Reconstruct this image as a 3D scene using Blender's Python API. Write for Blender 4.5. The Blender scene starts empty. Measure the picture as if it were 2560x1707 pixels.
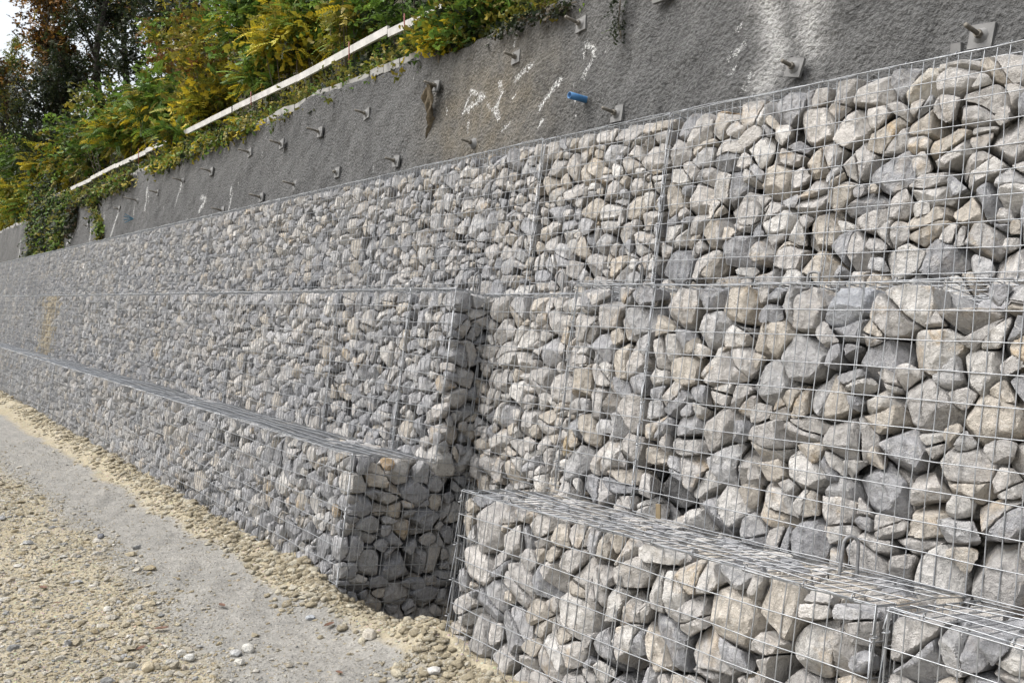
import bpy, math, random
import numpy as np
rng = np.random.default_rng(7); random.seed(7)
SC = bpy.context.scene; COL = SC.collection
R_ = math.radians

# ------------------------------------------------------------------ camera, light, exposure
CAMH = 1.6
YAW, PITCH = 0.66658119, 0.0455864946
cam = bpy.data.cameras.new("camera"); camo = bpy.data.objects.new("camera", cam); COL.objects.link(camo)
cam.sensor_width = 36; cam.lens = 2319.69/2560*36; cam.clip_end = 2000; cam.clip_start = .05
F = np.array([-math.cos(YAW)*math.cos(PITCH), math.sin(YAW)*math.cos(PITCH), -math.sin(PITCH)])
RT = np.array([math.sin(YAW), math.cos(YAW), 0.]); UP = np.cross(RT, F)
from mathutils import Matrix, Vector
camo.matrix_world = Matrix(((RT[0], UP[0], -F[0], 0), (RT[1], UP[1], -F[1], 0), (RT[2], UP[2], -F[2], CAMH), (0, 0, 0, 1)))
SC.camera = camo

SUN_EL, SUN_AZ = R_(54), R_(-150)          # azimuth measured from +Y towards +X
W = bpy.data.worlds.new("World"); SC.world = W; W.use_nodes = True
wn = W.node_tree.nodes; wl = W.node_tree.links; wn.clear()
sky = wn.new("ShaderNodeTexSky"); sky.sky_type = 'NISHITA'; sky.sun_disc = False
sky.sun_elevation = SUN_EL; sky.sun_rotation = SUN_AZ; sky.dust_density = 6; sky.air_density = 1.2; sky.altitude = 300
hs = wn.new("ShaderNodeHueSaturation"); hs.inputs['Saturation'].default_value = .34; hs.inputs['Value'].default_value = 1.2
bg = wn.new("ShaderNodeBackground"); bg.inputs['Strength'].default_value = .13
wo = wn.new("ShaderNodeOutputWorld")
wl.new(sky.outputs[0], hs.inputs['Color']); wl.new(hs.outputs[0], bg.inputs['Color']); wl.new(bg.outputs[0], wo.inputs['Surface'])
sun = bpy.data.lights.new("sun", 'SUN'); sun.energy = 1.5; sun.angle = R_(42); sun.color = (1, .99, .98)
suno = bpy.data.objects.new("sun", sun); COL.objects.link(suno)
sd = Vector((math.sin(SUN_AZ)*math.cos(SUN_EL), math.cos(SUN_AZ)*math.cos(SUN_EL), math.sin(SUN_EL)))
suno.rotation_euler = sd.to_track_quat('Z', 'Y').to_euler(); suno.location = (-6, -8, 14)
SC.view_settings.view_transform = 'Standard'; SC.view_settings.look = 'None'
SC.view_settings.exposure = 0.74; SC.view_settings.gamma = 1
SC.cycles.max_bounces = 5; SC.cycles.diffuse_bounces = 2; SC.cycles.transmission_bounces = 2; SC.cycles.transparent_max_bounces = 4
SC.cycles.use_denoising = True

# ------------------------------------------------------------------ frames (the gabions lean 8.3 degrees into the hill)
TH = 0.1448031; CT, ST = math.cos(TH), math.sin(TH)
A2 = 0.0417629; CA, SA = math.cos(A2), math.sin(A2)
def rot_l(w):
    w = np.asarray(w, float); o = w.copy()
    o[..., 0] = CA*w[..., 0] + SA*w[..., 1]; o[..., 1] = -SA*w[..., 0] + CA*w[..., 1]; return o
def fw(P, fr):                 # (x, d, h) of a wall frame -> world
    P = np.asarray(P, float)
    w = np.stack([P[..., 0], P[..., 1]*CT + P[..., 2]*ST, -P[..., 1]*ST + P[..., 2]*CT], -1)
    if fr == 'L': w = rot_l(w)
    w[..., 2] += CAMH; return w
def lw(P):                     # upright frame turned like the far wall -> world
    P = np.asarray(P, float).copy(); P = rot_l(P); P[..., 2] += CAMH; return P
def ray(u, v): return F + (u-1280)/2319.69*RT - (v-853.5)/2319.69*UP
def ray_l(u, v):
    w = ray(u, v); return np.array([CA*w[0]-SA*w[1], SA*w[0]+CA*w[1], w[2]])
def project(Pw):
    w = np.asarray(Pw, float) - np.array([0, 0, CAMH]); z = w@F
    return 1280+2319.69*(w@RT)/z, 853.5-2319.69*(w@UP)/z, z
SY0, SZ0, SK = 5.2, .9, .17    # the sprayed wall: y = SY0 + (z-SZ0)*SK in the far frame
def on_wall(u, v, off=0):
    r = ray_l(u, v); t = (SY0+off-SZ0*SK)/(r[1]-SK*r[2]); return r*t
def at_y(u, v, y):
    r = ray_l(u, v); return r*(y/r[1])
def hill_z(y): return 2.70 + .45*np.clip(np.asarray(y)-5.62, 0, 1.4) + .95*np.clip(np.asarray(y)-7.02, 0, 22)

# ------------------------------------------------------------------ object helpers
def mesh(name, V, Fc, mat, parent=None, attr=None, smooth=True, loc=None, sharp=None):
    """Fc: list of arrays (n,k) of faces; attr: dict name -> (n,4) float colours or (n,) floats"""
    V = np.asarray(V, np.float32)
    if loc is not None: V = V - np.asarray(loc, np.float32)
    me = bpy.data.meshes.new(name)
    if not isinstance(Fc, list): Fc = [Fc]
    Fc = [np.asarray(f, np.int32) for f in Fc if len(f)]
    me.vertices.add(len(V)); me.vertices.foreach_set("co", V.ravel())
    nl = sum(f.size for f in Fc); npoly = sum(len(f) for f in Fc)
    me.loops.add(nl); me.loops.foreach_set("vertex_index", np.concatenate([f.ravel() for f in Fc]))
    me.polygons.add(npoly)
    sz = np.concatenate([np.full(len(f), f.shape[1], np.int32) for f in Fc])
    st = np.concatenate([[0], np.cumsum(sz)[:-1]]).astype(np.int32)
    me.polygons.foreach_set("loop_start", st)
    try: me.polygons.foreach_set("loop_total", sz)
    except Exception: pass
    me.polygons.foreach_set("use_smooth", np.full(npoly, bool(smooth)))
    me.update(calc_edges=True)
    for k, a in (attr or {}).items():
        a = np.asarray(a, np.float32)
        if a.ndim == 2:
            at = me.attributes.new(k, 'FLOAT_COLOR', 'POINT'); at.data.foreach_set("color", a.ravel())
        else:
            at = me.attributes.new(k, 'FLOAT', 'POINT'); at.data.foreach_set("value", a)
    if sharp: me.set_sharp_from_angle(angle=sharp)
    me.materials.append(mat)
    o = bpy.data.objects.new(name, me); COL.objects.link(o)
    if parent is not None: o.parent = parent
    elif loc is not None: o.location = tuple(float(q) for q in loc)
    return o
def thing(name, label, cat, loc, group=None):
    o = bpy.data.objects.new(name, None); o.empty_display_size = .1; COL.objects.link(o); o.location = tuple(float(q) for q in loc)
    return tag(o, label, cat, group)
def tag(o, label=None, cat=None, group=None, kind=None):
    if label: o['label'] = label
    if cat: o['category'] = cat
    if group: o['group'] = group
    if kind: o['kind'] = kind
    return o

class Acc:                     # gathers vertex/face batches of one mesh
    def __init__(s): s.V = []; s.F = {}; s.A = {}; s.n = 0
    def add(s, V, Fs, **attrs):
        V = np.asarray(V, float); k = np.asarray(Fs)
        s.V.append(V); s.F.setdefault(k.shape[1], []).append(k + s.n); s.n += len(V)
        for a, val in attrs.items():
            val = np.asarray(val, float)
            if val.ndim == 0: val = np.full(len(V), val)
            elif val.ndim == 1 and len(val) == 4 and len(V) != 4: val = np.tile(val, (len(V), 1))
            s.A.setdefault(a, []).append(val)
    def build(s, name, mat, parent=None, loc=None, smooth=True, sharp=None):
        return mesh(name, np.concatenate(s.V), [np.concatenate(f) for f in s.F.values()], mat, parent,
                    {a: np.concatenate(v) for a, v in s.A.items()}, smooth, loc, sharp)

def tubes(L, r, sides=5, closed_r=None):
    """L (n,k,3) polylines -> tube verts/faces; r scalar or (n,k)"""
    L = np.asarray(L, float)
    if L.ndim == 2: L = L[None]
    n, k, _ = L.shape
    T = np.gradient(L, axis=1); T /= np.linalg.norm(T, axis=2, keepdims=True)+1e-12
    ref = np.where(np.abs(T.mean(1, keepdims=True)[..., 2:]) > .8, np.array([1., .13, 0]), np.array([.05, .1, 1.]))
    N1 = np.cross(T, ref); N1 /= np.linalg.norm(N1, axis=2, keepdims=True)+1e-12
    N2 = np.cross(T, N1)
    a = np.arange(sides)/sides*2*np.pi
    rr = np.broadcast_to(np.asarray(r, float), (n, k)) if np.ndim(r) else np.full((n, k), float(r))
    V = L[:, :, None] + rr[:, :, None, None]*(np.cos(a)[None, None, :, None]*N1[:, :, None] + np.sin(a)[None, None, :, None]*N2[:, :, None])
    idx = np.arange(n*k*sides).reshape(n, k, sides)
    q = np.stack([idx[:, :-1], np.roll(idx, -1, 2)[:, :-1], np.roll(idx, -1, 2)[:, 1:], idx[:, 1:]], -1).reshape(-1, 4)
    return V.reshape(-1, 3), q
def caps(n, k, sides, off=0):
    idx = np.arange(n*k*sides).reshape(n, k, sides) + off
    return np.concatenate([idx[:, 0, ::-1], idx[:, -1]])
def rod(P, r, sides=8):        # one capped tube
    P = np.asarray(P, float); V, q = tubes(P, r, sides)
    k = len(P); return V, [q, caps(1, k, sides)]
def boxv(c, ex, ey, ez):       # box from centre and half axes
    c, ex, ey, ez = (np.asarray(q, float) for q in (c, ex, ey, ez))
    V = np.array([c+sx*ex+sy*ey+sz*ez for sz in (-1, 1) for sy in (-1, 1) for sx in (-1, 1)])
    Fq = np.array([[0, 2, 3, 1], [4, 5, 7, 6], [0, 1, 5, 4], [2, 6, 7, 3], [0, 4, 6, 2], [1, 3, 7, 5]])
    return V, Fq
def vnoise(P, seed=0):         # smooth pseudo noise from sines, about -1..1
    r = np.random.default_rng(seed); s = 0; P = np.asarray(P, float)
    for i in range(6):
        k = r.normal(size=P.shape[-1]); k /= np.linalg.norm(k); k *= (.8+.5*i)
        s = s + np.sin(P@k*2*np.pi*.5 + r.uniform(0, 6.28))/(1+.35*i)
    return s/2.6

def ico(sub):
    t = (1+5**.5)/2
    V = [(-1, t, 0), (1, t, 0), (-1, -t, 0), (1, -t, 0), (0, -1, t), (0, 1, t), (0, -1, -t), (0, 1, -t), (t, 0, -1), (t, 0, 1), (-t, 0, -1), (-t, 0, 1)]
    Fc = [(0, 11, 5), (0, 5, 1), (0, 1, 7), (0, 7, 10), (0, 10, 11), (1, 5, 9), (5, 11, 4), (11, 10, 2), (10, 7, 6), (7, 1, 8), (3, 9, 4), (3, 4, 2), (3, 2, 6), (3, 6, 8), (3, 8, 9), (4, 9, 5), (2, 4, 11), (6, 2, 10), (8, 6, 7), (9, 8, 1)]
    V = [np.array(v)/np.linalg.norm(v) for v in V]
    for _ in range(sub):
        mid = {}; nf = []
        def m(a, b):
            k = (min(a, b), max(a, b))
            if k not in mid:
                p = V[a]+V[b]; V.append(p/np.linalg.norm(p)); mid[k] = len(V)-1
            return mid[k]
        for a, b, c in Fc:
            ab, bc, ca = m(a, b), m(b, c), m(c, a); nf += [(a, ab, ca), (b, bc, ab), (c, ca, bc), (ab, bc, ca)]
        Fc = nf
    return np.array(V), np.array(Fc)
ICO = [ico(i) for i in range(5)]

# ------------------------------------------------------------------ materials
def nmat(name):
    m = bpy.data.materials.new(name); m.use_nodes = True; n = m.node_tree.nodes; n.clear()
    out = n.new("ShaderNodeOutputMaterial"); b = n.new("ShaderNodeBsdfPrincipled")
    m.node_tree.links.new(b.outputs[0], out.inputs['Surface']); return m, n, m.node_tree.links, b
def N(n, t, **kw):
    x = n.new("ShaderNode"+t)
    for k, v in kw.items():
        if k in x.inputs: x.inputs[k].default_value = v
        else: setattr(x, k, v)
    return x
def noise(n, l, vec, scale, detail=4, rough=.6, dist=0):
    t = N(n, "TexNoise"); t.inputs['Scale'].default_value = scale; t.inputs['Detail'].default_value = detail
    t.inputs['Roughness'].default_value = rough; t.inputs['Distortion'].default_value = dist
    if vec is not None: l.new(vec, t.inputs['Vector'])
    return t.outputs[0]
def ramp(n, l, fac, stops):
    r = N(n, "ValToRGB"); e = r.color_ramp.elements
    while len(e) < len(stops): e.new(.5)
    for q, (p, c) in zip(e, stops):
        q.position = p; q.color = (c, c, c, 1) if np.isscalar(c) else tuple(c)+(1,)
    l.new(fac, r.inputs[0]); return r.outputs[0]
def mix(n, l, fac, a, b, mode='MIX'):
    m = N(n, "Mix", data_type='RGBA', blend_type=mode)
    for s, v in ((0, fac), (6, a), (7, b)):
        if hasattr(v, 'node'): l.new(v, m.inputs[s])
        elif np.isscalar(v): m.inputs[s].default_value = v
        else: m.inputs[s].default_value = tuple(v)+(1,)
    return m.outputs[2]
def math_(n, l, op, a, b=None):
    m = N(n, "Math", operation=op)
    for i, v in enumerate((a, b)):
        if v is None: continue
        if hasattr(v, 'node'): l.new(v, m.inputs[i])
        else: m.inputs[i].default_value = v
    return m.outputs[0]
def bump(n, l, h, strength, dist, nrm=None):
    b = N(n, "Bump"); b.inputs['Strength'].default_value = strength; b.inputs['Distance'].default_value = dist
    l.new(h, b.inputs['Height'])
    if nrm is not None: l.new(nrm, b.inputs['Normal'])
    return b.outputs[0]
def attr(n, name):
    a = N(n, "Attribute"); a.attribute_name = name; return a

def stone_material(name):
    m, n, l, b = nmat(name)
    a = attr(n, "stone_col"); rnd = attr(n, "stone_rnd"); geo = N(n, "NewGeometry")
    off = N(n, "Combine" "XYZ"); l.new(math_(n, l, 'MULTIPLY', rnd.outputs['Fac'], 37.), off.inputs[0]); l.new(math_(n, l, 'MULTIPLY', rnd.outputs['Fac'], 91.), off.inputs[1])
    add = N(n, "VectorMath", operation='ADD'); l.new(geo.outputs['Position'], add.inputs[0]); l.new(off.outputs[0], add.inputs[1]); v = add.outputs[0]
    n1 = noise(n, l, v, 11, 5, .6, .6); n2 = noise(n, l, v, 42, 6, .65); n3 = noise(n, l, v, 190, 4, .7)
    tan = ramp(n, l, n1, [(.50, 0.), (.70, 1.)])
    c = mix(n, l, math_(n, l, 'MULTIPLY', tan, a.outputs['Alpha']), a.outputs['Color'], (.45, .34, .21))
    c = mix(n, l, 1., c, ramp(n, l, n2, [(.28, .70), (.5, .97), (.74, 1.18)]), 'MULTIPLY')
    c = mix(n, l, .6, c, ramp(n, l, n3, [(.3, .62), (.5, 1.), (.72, 1.2)]), 'MULTIPLY')
    vein = N(n, "TexNoise"); vein.inputs['Scale'].default_value = 6.5; vein.inputs['Detail'].default_value = 3; vein.inputs['Distortion'].default_value = 1.6; l.new(v, vein.inputs['Vector'])
    vm = ramp(n, l, math_(n, l, 'ABSOLUTE', math_(n, l, 'SUBTRACT', vein.outputs[0], .5)), [(0., 1.), (.013, 0.)])
    c = mix(n, l, math_(n, l, 'MULTIPLY', vm, .45), c, (.56, .55, .52))
    dk = ramp(n, l, noise(n, l, v, 25, 5, .7, .4), [(.66, 0.), (.76, 1.)])
    c = mix(n, l, math_(n, l, 'MULTIPLY', dk, .28), c, (.15, .15, .155))
    l.new(c, b.inputs['Base Color']); b.inputs['Roughness'].default_value = .88; b.inputs['Specular IOR Level'].default_value = .25
    vd = N(n, "VectorMath", operation='ADD'); nv = N(n, "TexNoise"); nv.inputs['Scale'].default_value = 14; l.new(v, nv.inputs['Vector'])
    sc_ = N(n, "VectorMath", operation='SCALE'); sc_.inputs['Scale'].default_value = .05; l.new(nv.outputs['Color'], sc_.inputs[0]); l.new(v, vd.inputs[0]); l.new(sc_.outputs[0], vd.inputs[1])
    vor = N(n, "TexVoronoi"); vor.inputs['Scale'].default_value = 26; l.new(vd.outputs[0], vor.inputs['Vector'])
    h = math_(n, l, 'ADD', math_(n, l, 'ADD', math_(n, l, 'MULTIPLY', n2, 1.), math_(n, l, 'MULTIPLY', vor.outputs['Distance'], .55)), math_(n, l, 'MULTIPLY', n3, .34))
    l.new(bump(n, l, h, .9, .018), b.inputs['Normal']); return m
M_STONE = stone_material("limestone")

m, n, l, b = nmat("galvanised_wire"); M_WIRE = m
geo = N(n, "NewGeometry"); nn = noise(n, l, geo.outputs['Position'], 30, 3)
l.new(ramp(n, l, nn, [(.3, (.25, .26, .272)), (.7, (.38, .39, .40))]), b.inputs['Base Color'])
b.inputs['Metallic'].default_value = .55; b.inputs['Roughness'].default_value = .36

def shotcrete_material():
    m, n, l, b = nmat("shotcrete")
    geo = N(n, "NewGeometry"); v = geo.outputs['Position']
    lime = attr(n, "lime"); streak = attr(n, "streak"); tan = attr(n, "tan")
    n1 = noise(n, l, v, .9, 5, .6); n2 = noise(n, l, v, 5, 5, .6); n3 = noise(n, l, v, 34, 4, .6); n4 = noise(n, l, v, 85, 3, .6)
    c = mix(n, l, ramp(n, l, n1, [(.3, 0.), (.7, 1.)]), (.100, .100, .099), (.142, .141, .138))
    c = mix(n, l, math_(n, l, 'MULTIPLY', tan.outputs['Fac'], ramp(n, l, n2, [(.3, .35), (.65, 1.)])), c, (.178, .156, .12))
    mp = N(n, "Mapping"); mp.inputs['Scale'].default_value = (3.2, 3.2, .22); l.new(v, mp.inputs['Vector'])
    sv = ramp(n, l, noise(n, l, mp.outputs[0], 1.5, 5, .65), [(.42, 0.), (.72, .6)])
    c = mix(n, l, math_(n, l, 'MULTIPLY', sv, .45), c, (.21, .208, .20))
    c = mix(n, l, math_(n, l, 'MULTIPLY', streak.outputs['Fac'], ramp(n, l, n2, [(.25, .6), (.6, 1.)])), c, (.42, .415, .40))
    mp2 = N(n, "Mapping"); mp2.inputs['Scale'].default_value = (2.2, 2.2, .16); mp2.inputs['Location'].default_value = (4, 1, 7); l.new(v, mp2.inputs['Vector'])
    c = mix(n, l, 1., c, ramp(n, l, noise(n, l, mp2.outputs[0], 1.6, 6, .7), [(.36, .80), (.56, 1.)]), 'MULTIPLY')
    c = mix(n, l, .9, c, ramp(n, l, n3, [(.3, .55), (.5, 1.), (.7, 1.3)]), 'MULTIPLY')
    lm = math_(n, l, 'ADD', math_(n, l, 'MULTIPLY', lime.outputs['Fac'], .74), math_(n, l, 'MULTIPLY', math_(n, l, 'SUBTRACT', noise(n, l, v, 44, 5, .85), .5), 3.0))
    c = mix(n, l, ramp(n, l, lm, [(.58, 0.), (.80, 1.)]), c, (.66, .66, .64))
    l.new(c, b.inputs['Base Color']); b.inputs['Roughness'].default_value = .92; b.inputs['Specular IOR Level'].default_value = .2
    vo = N(n, "TexVoronoi"); vo.inputs['Scale'].default_value = 30; l.new(v, vo.inputs['Vector'])
    h = math_(n, l, 'ADD', math_(n, l, 'ADD', n3, math_(n, l, 'MULTIPLY', n4, .5)), math_(n, l, 'MULTIPLY', vo.outputs['Distance'], -.5))
    l.new(bump(n, l, h, 1., .04), b.inputs['Normal']); return m
M_SHOT = shotcrete_material()

def plain(name, col, rough=.8, metal=0., var=.2, scale=20, bmp=.2, bd=.004, col2=None):
    m, n, l, b = nmat(name); geo = N(n, "NewGeometry"); t = noise(n, l, geo.outputs['Position'], scale, 5, .6)
    c2 = col2 or tuple(min(1, q*(1+var)) for q in col); c1 = col if col2 else tuple(q*(1-var) for q in col)
    l.new(ramp(n, l, t, [(.3, c1), (.7, c2)]), b.inputs['Base Color'])
    b.inputs['Roughness'].default_value = rough; b.inputs['Metallic'].default_value = metal
    l.new(bump(n, l, t, bmp, bd), b.inputs['Normal']); return m
M_PLATE = plain("nail_plate_mortar", (.165, .163, .158), .8, 0, .2, 14)
M_BOLT = plain("dirty_steel", (.16, .145, .12), .7, .25, .3, 50, .4)
M_BLUE = plain("blue_plastic", (.06, .19, .39), .4, 0, .12, 20, .05)
M_TEAL = plain("faded_blue_plastic", (.05, .15, .22), .5, 0, .15, 20, .05)
M_COPE = plain("pale_concrete", (.27, .265, .25), .85, 0, .22, 6, .4, .01)
M_RAIL = plain("weathered_board", (.44, .43, .405), .8, 0, .25, 5, .3, .01)
M_RED = plain("red_paint", (.20, .05, .04), .6, 0, .2, 20)
M_RAG = plain("muddy_cloth", (.13, .105, .07), .95, 0, .4, 30, .6, .01)
M_BARK = plain("dark_bark", (.035, .029, .023), .95, 0, .4, 14, .8, .02)
M_ROPE = plain("steel_rope", (.20, .20, .20), .6, .3, .3, 120, .6, .002)
M_TWIG = plain("grey_twig", (.10, .085, .065), .95, 0, .3, 20)
M_WOOD = plain("old_wood", (.20, .155, .09), .9, 0, .3, 12)
M_DEAD = plain("dead_leaf", (.125, .062, .036), .7, 0, .35, 60)

def leaf_material(name):
    m, n, l, b = nmat(name); a = attr(n, "leaf_col")
    l.new(a.outputs['Color'], b.inputs['Base Color']); b.inputs['Roughness'].default_value = .55; b.inputs['Specular IOR Level'].default_value = .3
    tr = N(n, "BsdfTranslucent"); l.new(a.outputs['Color'], tr.inputs['Color'])
    ms = N(n, "MixShader"); ms.inputs[0].default_value = .28
    out = [x for x in n if x.type == 'OUTPUT_MATERIAL'][0]
    l.new(b.outputs[0], ms.inputs[1]); l.new(tr.outputs[0], ms.inputs[2]); l.new(ms.outputs[0], out.inputs['Surface']); return m
M_LEAF = leaf_material("leaf")

def ground_material():
    m, n, l, b = nmat("sandy_ground"); geo = N(n, "NewGeometry"); v = geo.outputs['Position']
    pa = attr(n, "track")
    n1 = noise(n, l, v, 2.2, 5, .65); n2 = noise(n, l, v, 14, 5, .65); n3 = noise(n, l, v, 80, 4, .65)
    sand = mix(n, l, ramp(n, l, n1, [(.3, 0.), (.7, 1.)]), (.31, .266, .178), (.35, .31, .232))
    grey = mix(n, l, ramp(n, l, n1, [(.3, 0.), (.7, 1.)]), (.215, .208, .19), (.27, .258, .232))
    vo = N(n, "TexVoronoi"); vo.inputs['Scale'].default_value = 42; l.new(v, vo.inputs['Vector'])
    peb = ramp(n, l, vo.outputs['Distance'], [(.22, 1.), (.38, 0.)])
    sand = mix(n, l, math_(n, l, 'MULTIPLY', peb, .5), sand, mix(n, l, .22, (.36, .33, .27), vo.outputs['Color']))
    f = math_(n, l, 'ADD', pa.outputs['Fac'], math_(n, l, 'MULTIPLY', math_(n, l, 'SUBTRACT', n2, .5), .9))
    c = mix(n, l, ramp(n, l, f, [(.32, 0.), (.62, 1.)]), sand, grey)
    c = mix(n, l, .75, c, ramp(n, l, n3, [(.3, .62), (.5, 1.), (.7, 1.25)]), 'MULTIPLY')
    c = mix(n, l, .8, c, ramp(n, l, n2, [(.3, .72), (.6, 1.1)]), 'MULTIPLY')
    l.new(c, b.inputs['Base Color']); b.inputs['Roughness'].default_value = .95; b.inputs['Specular IOR Level'].default_value = .15
    h = math_(n, l, 'ADD', math_(n, l, 'ADD', n2, math_(n, l, 'MULTIPLY', n3, .35)), math_(n, l, 'MULTIPLY', peb, .25))
    l.new(bump(n, l, h, .7, .02), b.inputs['Normal']); return m
M_GROUND = ground_material()
m, n, l, b = nmat("forest_soil"); M_SOIL = m; geo = N(n, "NewGeometry")
l.new(ramp(n, l, noise(n, l, geo.outputs['Position'], 5, 6, .7), [(.3, (.018, .02, .010)), (.55, (.045, .043, .018)), (.75, (.09, .075, .03))]), b.inputs['Base Color']); b.inputs['Roughness'].default_value = 1.

# ------------------------------------------------------------------ ground
def nonuni(lo, a, b_, hi, step, growth=1.12):
    mid = list(np.arange(a, b_, step)); s = step; x = a; left = []
    while x > lo: s *= growth; x -= s; left.append(x)
    s = step; x = mid[-1]; right = []
    while x < hi: s *= growth; x += s; right.append(x)
    return np.array(left[::-1]+mid+right)
def gz(x, y):
    """ground height above datum"""
    P = np.stack([x, y], -1)
    z = .018*vnoise(P*.8, 3) + .010*vnoise(P*3.1, 4) + .006*vnoise(P*9, 5)
    yb = 2.31 - .042*(x+4.5)                    # foot of the far low run
    t = np.clip((x+4.35)/(-.25), 0, 1); t = t*t*(3-2*t)
    n1 = .5+.5*vnoise(np.stack([x, y], -1)*5, 8)
    z = z + t*(.035+.055*n1)*np.exp(-((y-yb)/.16)**2)
    t2 = np.clip((x+3.65)/.3, 0, 1)
    z = z + t2*(.05+.05*n1)*np.exp(-((y-2.28)/.15)**2)
    z = z + .05*np.exp(-((x+4.45)/.2)**2-((y-2.20)/.12)**2)
    z = z + .09*np.exp(-((x+3.55)/.3)**2-((y-2.3)/.2)**2)
    e = np.clip((y-2.22)/.75, 0, 1); e = e*e*(3-2*e)
    z = z - .36*e*np.exp(-np.maximum(0, np.abs(x+4.15)-.32)**2/.03)
    return z
GX = nonuni(-400, -9, -2.6, 300, .022, 1.09); GY = nonuni(-400, .3, 3.3, 400, .022, 1.12)
X, Y = np.meshgrid(GX, GY, indexing='ij'); Z = gz(X, Y)
Z = np.where((np.abs(X) > 40) | (np.abs(Y) > 30), 0, Z)
nx, ny = X.shape; ii = np.arange(nx*ny).reshape(nx, ny)
q = np.stack([ii[:-1, :-1], ii[1:, :-1], ii[1:, 1:], ii[:-1, 1:]], -1).reshape(-1, 4)
wob = .10*vnoise(np.stack([X, Y], -1)*.9, 11)
ylo = np.where(X < -6, 1.62-.0*X, 1.40+.0*X) + np.clip((-6.2-X)/3, 0, 1)*.0; ylo = 1.42+.2*np.clip((-4-X)/2.5, 0, 1)
yhi = 2.10 + .02*(-4.4-X)*(X < -4.4)
track = 1/(1+np.exp(-(Y-ylo+wob)/.085)) * 1/(1+np.exp((Y-yhi-wob*.6)/.06))
gr = mesh("ground", np.stack([X, Y, Z], -1).reshape(-1, 3), q, M_GROUND, attr={"track": track.ravel()})
tag(gr, "sandy gravel ground with a compacted grey track along the stone wall", kind="structure")

# ------------------------------------------------------------------ gabion baskets
# name key: frame, x0, x1, front d, top h, height, exposed faces, label
BK = []
def basket(fr, x0, x1, d, h, label, faces="F", H=1.0, D=.95, lid=True, end=None, near=True, sidex=None, ochre=None, loops=()):
    BK.append(dict(fr=fr, x0=x0, x1=x1, d=d, h=h, label=label, faces=faces, H=H, D=D, lid=lid, end=end, near=near, ochre=ochre, loops=loops, big=1.0 if near and d != 3.238 and d != 3.27 and x0 > -4.4 else .80))
basket('R', -1.405, .75, 3.61, 1.529, "stone filled top tier basket nearest the camera, under the largest square nail plate")
basket('R', -3.42, -1.425, 3.61, 1.529, "stone filled top tier basket below the two pale wall streaks, second from the camera")
basket('R', -4.47, -3.44, 3.61, 1.529, "narrow stone filled top tier basket below the blue drain pipe")
vx = [-4.63, -6.8, -8.95]
while vx[-1] > -31: vx.append(vx[-1]-2.12)
ordn = "first second third fourth fifth sixth seventh eighth ninth tenth eleventh twelfth thirteenth fourteenth fifteenth".split()
for i in range(len(vx)-1):
    basket('L', vx[i+1]+.01, vx[i]-.01, 3.41, 1.505, f"stone filled top tier basket, {ordn[i]} beyond the narrow basket under the blue pipe", near=False)
mx = [-4.503, -5.03, -6.05, -8.15]
while mx[-1] > -25: mx.append(mx[-1]-2.12)
for i in range(len(mx)-1):
    lab = ["slim end basket of the far middle tier, standing beside the dark gap",
           "one metre middle tier basket behind the slim end basket at the gap"][i] if i < 2 else f"long middle tier basket of the far wall, {ordn[i-2]} beyond the one metre basket"
    basket('L', mx[i+1]+.008, mx[i]-.008, 2.825, .472, lab, faces="FE" if i == 0 else "F", end='right' if i == 0 else None, near=False,
           loops=[(785, 1053, 2.77, .05, .10, .35)] if i == 1 else [(1028, 722, 3.3, .02, .06, .2)] if i == 0 else [])
fx = [-4.5476, -6.74, -8.9, -11.08]
while fx[-1] > -20: fx.append(fx[-1]-2.17)
for i in range(len(fx)-1):
    lab = "low basket at the end of the far run, its shaded end face open to view" if i == 0 else f"low ledge basket along the grey track, {ordn[i-1]} beyond the open end basket"
    basket('L', fx[i+1]+.008, fx[i]-.008, 2.3245, -.515, lab, faces="FTE" if i == 0 else "FT", end='right' if i == 0 else None, near=False, H=1.3)
basket('R', -4.405, -3.41, 3.238, .497, "recessed middle tier basket right beside the dark gap", loops=[(1190, 728, 3.5, .018, .12, 1.2), (1396, 732, 3.5, .03, .125, 0.)])
basket('R', -3.385, -2.87, 3.03, .508, "slim middle tier basket standing proud between the recessed and the widest one", loops=[(1592, 718, 3.45, .022, .125, 1.)])
basket('R', -2.848, .72, 3.019, .50, "widest middle tier basket of large warm grey stones nearest the camera", loops=[(2033, 700, 3.45, .026, .035, .0)])
basket('R', -4.40, -2.9, 3.27, -.53, "dark lower basket half hidden under the recessed middle basket", faces="F", H=1.4, lid=False)
basket('R', -3.391, -1.385, 2.492, -.507, "low front basket with a wire lid and warm stones, right of the gap", faces="FT", end='left', H=1.2, loops=[(2122, 1418, 2.93, .026, .105, .9)])
basket('R', -1.345, .72, 2.492, -.507, "low corner basket partly cut off at the bottom of the picture", faces="FT", end='left', H=1.2)

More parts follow.
